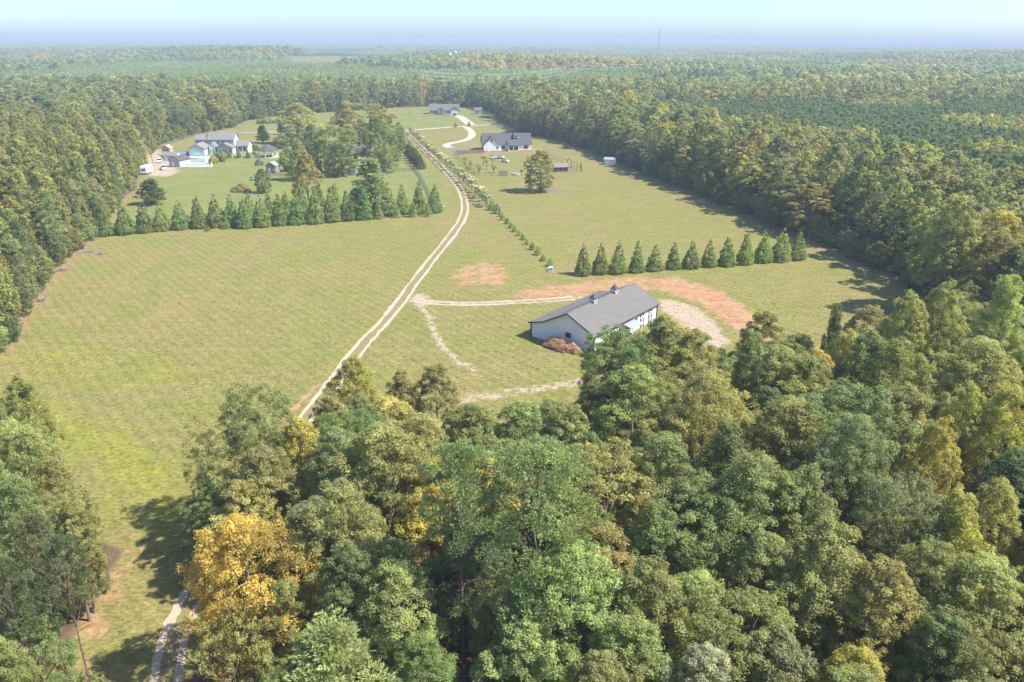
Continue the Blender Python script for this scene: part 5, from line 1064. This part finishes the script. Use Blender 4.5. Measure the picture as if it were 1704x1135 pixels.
# the rest of the woods as masses -------------------------------------------------------------------------
def proto_collection(name, keys, leafm):
    col = bpy.data.collections.new(name)
    for j, k in enumerate(keys):
        p = PROTO[k]; me = quad_mesh('%s_%02d' % (name, j), *p['raw'], leafm)
        st = p['stem']; nv, nl_, npoly = len(me.vertices), len(me.loops), len(me.polygons)
        st2 = MB(); st2.v, st2.f = st.v, st.f; me2 = st2.mesh('tmp', None)
        ob = bpy.data.objects.new('%s_%02d' % (name, j), me); col.objects.link(ob)
        # join trunk
        import bmesh
        bm = bmesh.new(); bm.from_mesh(me); bm.from_mesh(me2)
        bm.faces.ensure_lookup_table()
        for f in bm.faces[npoly:]: f.material_index = 1
        bm.to_mesh(me); bm.free(); me.materials.append(BARKG); bpy.data.meshes.remove(me2)
    return col
def gn_mass(name, label, pts, rot, scl, idx, tint, col, cat='wood'):
    me = bpy.data.meshes.new(name); me.vertices.add(len(pts)); me.vertices.foreach_set('co', np.asarray(pts, np.float32).ravel()); me.update()
    for an, ty, key, v in (('rot', 'FLOAT', 'value', rot), ('idx', 'INT', 'value', idx), ('scl', 'FLOAT_VECTOR', 'vector', scl), ('tint', 'FLOAT_COLOR', 'color', tint)):
        a = me.attributes.new(an, ty, 'POINT'); a.data.foreach_set(key, np.asarray(v, np.int32 if ty == 'INT' else np.float32).ravel())
    o = link(name, me); o['kind'] = 'stuff'; tag(o, label, cat)
    ng = bpy.data.node_groups.new(name + '_scatter', 'GeometryNodeTree'); ng.interface.new_socket('Geometry', in_out='INPUT', socket_type='NodeSocketGeometry'); ng.interface.new_socket('Geometry', in_out='OUTPUT', socket_type='NodeSocketGeometry')
    n, l = ng.nodes, ng.links; gi, go = n.new('NodeGroupInput'), n.new('NodeGroupOutput'); ip = n.new('GeometryNodeInstanceOnPoints'); ci = n.new('GeometryNodeCollectionInfo')
    ci.inputs[0].default_value = col; ci.inputs['Separate Children'].default_value = True; ci.inputs['Reset Children'].default_value = True; ip.inputs['Pick Instance'].default_value = True
    def na(nm, ty):
        q = n.new('GeometryNodeInputNamedAttribute'); q.data_type = ty; q.inputs[0].default_value = nm; return q.outputs[0]
    cx = n.new('ShaderNodeCombineXYZ'); l.new(na('rot', 'FLOAT'), cx.inputs[2]); er = n.new('FunctionNodeEulerToRotation'); l.new(cx.outputs[0], er.inputs[0])
    l.new(gi.outputs[0], ip.inputs['Points']); l.new(ci.outputs[0], ip.inputs['Instance']); l.new(na('idx', 'INT'), ip.inputs['Instance Index']); l.new(er.outputs[0], ip.inputs['Rotation']); l.new(na('scl', 'FLOAT_VECTOR'), ip.inputs['Scale']); l.new(ip.outputs[0], go.inputs[0])
    o.modifiers.new('scatter', 'NODES').node_group = ng
    return o
def mass_of(name, label, ts, famkeys, leafm):
    keys = sum(famkeys.values(), []); col = proto_collection(name + '_kinds', keys, leafm); P_, R_, S_, I_, T_ = [], [], [], [], []
    for j, (a, b, h, r, fam, ti, zone) in enumerate(ts):
        k = famkeys[fam][j % len(famkeys[fam])]; R0, h0 = NOM[k]
        P_.append((a, b, float(terrain(a, b)))); R_.append(rnd.uniform(0, 6.28)); S_.append((r / R0, r / R0, h / h0)); I_.append(keys.index(k)); T_.append(jcol(ti, rnd, 0.12))
    return gn_mass(name, label, P_, R_, S_, I_, T_, col)
mb_ = [t for t in mass if t[4] in 'nmpfu']; mp_ = [t for t in mass if t[4] in ('layer', 'plant')]
mass_of('broadleaf_forest', 'mixed green broadleaf woods surrounding the fields and houses', mb_, {k: FAM[k] for k in 'nmpfu'}, LEAFI)
mass_of('pine_forest', 'even deep green pine plantation behind the tree belt', mp_, {k: FAM[k] for k in ('layer', 'plant')}, NEEDLEI)

# far woods: patches of many small crowns out to the horizon
def patch_mesh(name, seed, size=84, n=74, conifer=False):
    r = np.random.default_rng(seed); C_, T_, B_, V_ = [], [], [], []
    for k in range(n):
        cx, cy = r.uniform(-size / 2, size / 2, 2); h = r.uniform(12, 24) if not conifer else r.uniform(13, 16); R_ = r.uniform(4.2, 8.5) if not conifer else r.uniform(1.9, 2.6); m = 76 if not conifer else 22
        d = rand_dirs(r, m); d[:, 2] = np.abs(d[:, 2]) * 1.1 - 0.25; p = np.array([cx, cy, h - R_ * 1.1]) + d * np.array([R_, R_, R_ * (1.1 if not conifer else 2.2)]) * r.uniform(0.72, 1.05, (m, 1)); nn = unit(d + rand_dirs(r, m) * 0.5)
        t, b = leaf_axes(r, nn, R_ * 0.5, 0.85); C_.append(p); T_.append(t); B_.append(b)
        au = 0.7 * r.random() if r.random() < (0.05 if not conifer else 0.01) else 0.03
        V_.append(np.stack([np.clip(r.normal(1, 0.16) * r.normal(1, 0.14, m), 0.4, 1.8), np.full(m, au)], 1))
    return quad_mesh(name, np.concatenate(C_), np.concatenate(T_), np.concatenate(B_), np.concatenate(V_), LEAFI)
pc = bpy.data.collections.new('far_wood_patches')
for j in range(4): pc.objects.link(bpy.data.objects.new('far_wood_%02d' % j, patch_mesh('far_wood_%02d' % j, 500 + j, conifer=(j == 3), n=74 if j < 3 else 330)))
P_, R_, S_, I_, T_ = [], [], [], [], []
def far_ring(y0, y1, cell, sc, zs):
    for yy in np.arange(y0, y1, cell):
        for xx in np.arange(-0.76 * yy - cell, 0.76 * yy + cell, cell):
            a, b = xx + rs.uniform(-.1, .1) * cell, yy + rs.uniform(-.1, .1) * cell
            if any(poly_sd(c, np.array([a]), np.array([b]))[0] > -12 for c in CLEARINGS): continue
            con = vnoise(a / 420 + 3, b / 420) > 0.66; warm = float(vnoise(a / 170 + 9, b / 230))
            P_.append((a, b, float(terrain(a, b)))); R_.append(rs.integers(4) * math.pi / 2); S_.append((sc, sc, zs)); I_.append(3 if con else int(rs.integers(3)))
            base = TINT['plant'] if con else tuple(np.array(TINT['olive']) * (1 - max(0, (warm - .6) * 1.3)) + np.array(TINT['orange']) * max(0, (warm - .6) * 1.3) if warm > .6 else np.array(TINT['green']) * (1 - warm * .3) + np.array(TINT['blue']) * warm * .3)
            T_.append(jcol(tuple(base), rnd, 0.08))
far_ring(758, 3000, 80, 1.0, 1.0); far_ring(3080, 7000, 200, 2.5, 1.05); far_ring(7150, 20000, 480, 6, 1.1)
gn_mass('distant_forest', 'hazy forest rolling away to the horizon', P_, R_, S_, I_, T_, pc)

# tufts of taller grass and weeds standing in the hay field and round the barn
def tuft_mesh(name, seed):
    r = np.random.default_rng(seed); n = 16; a = r.uniform(0, 6.28, n); d = unit(np.stack([np.cos(a) * 0.6, np.sin(a) * 0.6, r.uniform(0.6, 1.3, n)], 1)); L_ = r.uniform(0.14, 0.34, n)[:, None]
    base = np.stack([r.normal(0, .09, n), r.normal(0, .09, n), np.zeros(n)], 1); side = unit(np.cross(d, rand_dirs(r, n))) * 0.025
    return quad_mesh(name, base + d * L_ * .5, d * L_ * .5, side, np.stack([np.clip(r.normal(1, .15, n), .6, 1.5), np.clip(r.normal(.15, .2, n), 0, .8)], 1), LEAFI)
tc_ = bpy.data.collections.new('grass_kinds')
for j in range(3): tc_.objects.link(bpy.data.objects.new('grass_tuft_%02d' % j, tuft_mesh('grass_tuft_%02d' % j, 700 + j)))
gx_, gy_ = rs.uniform(-110, 90, 60000), 45 + 165 * rs.random(60000) ** 0.8
keep = (poly_sd(OPEN, gx_, gy_) > 0.3) & (line_d([tuple(p) for p in DRIVE[::6]], gx_, gy_) > 1.7) & (line_d([tuple(p) for p in BD[::6]], gx_, gy_) > 1.6) & (rs.random(60000) < (0.1 + 0.55 * fbm(gx_ / 9, gy_ / 9)) * (1 - sstep(95, 205, gy_))) & (np.abs(gx_) < gy_ * 0.72 + 8)
cb_, sb_ = math.cos(math.radians(52.5)), math.sin(math.radians(52.5)); lx_, ly_ = (gx_ - A[0]) * cb_ + (gy_ - A[1]) * sb_, -(gx_ - A[0]) * sb_ + (gy_ - A[1]) * cb_
keep &= ~((lx_ > -0.4) & (lx_ < 23) & (ly_ > -0.4) & (ly_ < 13.5))
for p_, a_2 in CLAY[:3] + GRAV[2:3]: keep &= (poly_sd(p_, gx_, gy_) < -0.3) | (rs.random(60000) < 0.12)
gx_, gy_ = gx_[keep], gy_[keep]; ng_ = len(gx_); sc_g = rs.uniform(0.6, 1.25, ng_)
hue = fbm(gx_ / 14 + 5, gy_ / 14)[:, None]; col_g = (np.array([[0.29, 0.28, 0.09]]) * hue + np.array([[0.35, 0.29, 0.13]]) * (1 - hue)) * rs.uniform(0.75, 1.15, (ng_, 1))
o = gn_mass('meadow_grass', 'low tufts of grass and weeds over the hay field', np.stack([gx_, gy_, np.zeros(ng_)], 1), rs.uniform(0, 6.28, ng_), np.stack([sc_g * 1.25, sc_g * 1.25, sc_g * 0.42], 1), rs.integers(0, 3, ng_), np.concatenate([col_g, np.ones((ng_, 1))], 1), tc_, 'grass')
# ------------------------------------------------------------------ haze
hz = MB().box(-24000, 24000, -900, 30000, -12, 63)
hm = bpy.data.materials.new('haze'); hm.use_nodes = True; hn, hl = hm.node_tree.nodes, hm.node_tree.links
hn.remove(hn['Principled BSDF']); pv = hn.new('ShaderNodeVolumePrincipled'); pv.inputs['Color'].default_value = (0.56, 0.68, 0.80, 1); pv.inputs['Density'].default_value = 0.00032; pv.inputs['Anisotropy'].default_value = 0.0
hl.new(pv.outputs[0], hn['Material Output'].inputs['Volume'])
o = hz.build('haze', hm); o['kind'] = 'stuff'; tag(o, 'thin bluish haze filling the air over the countryside', 'haze')
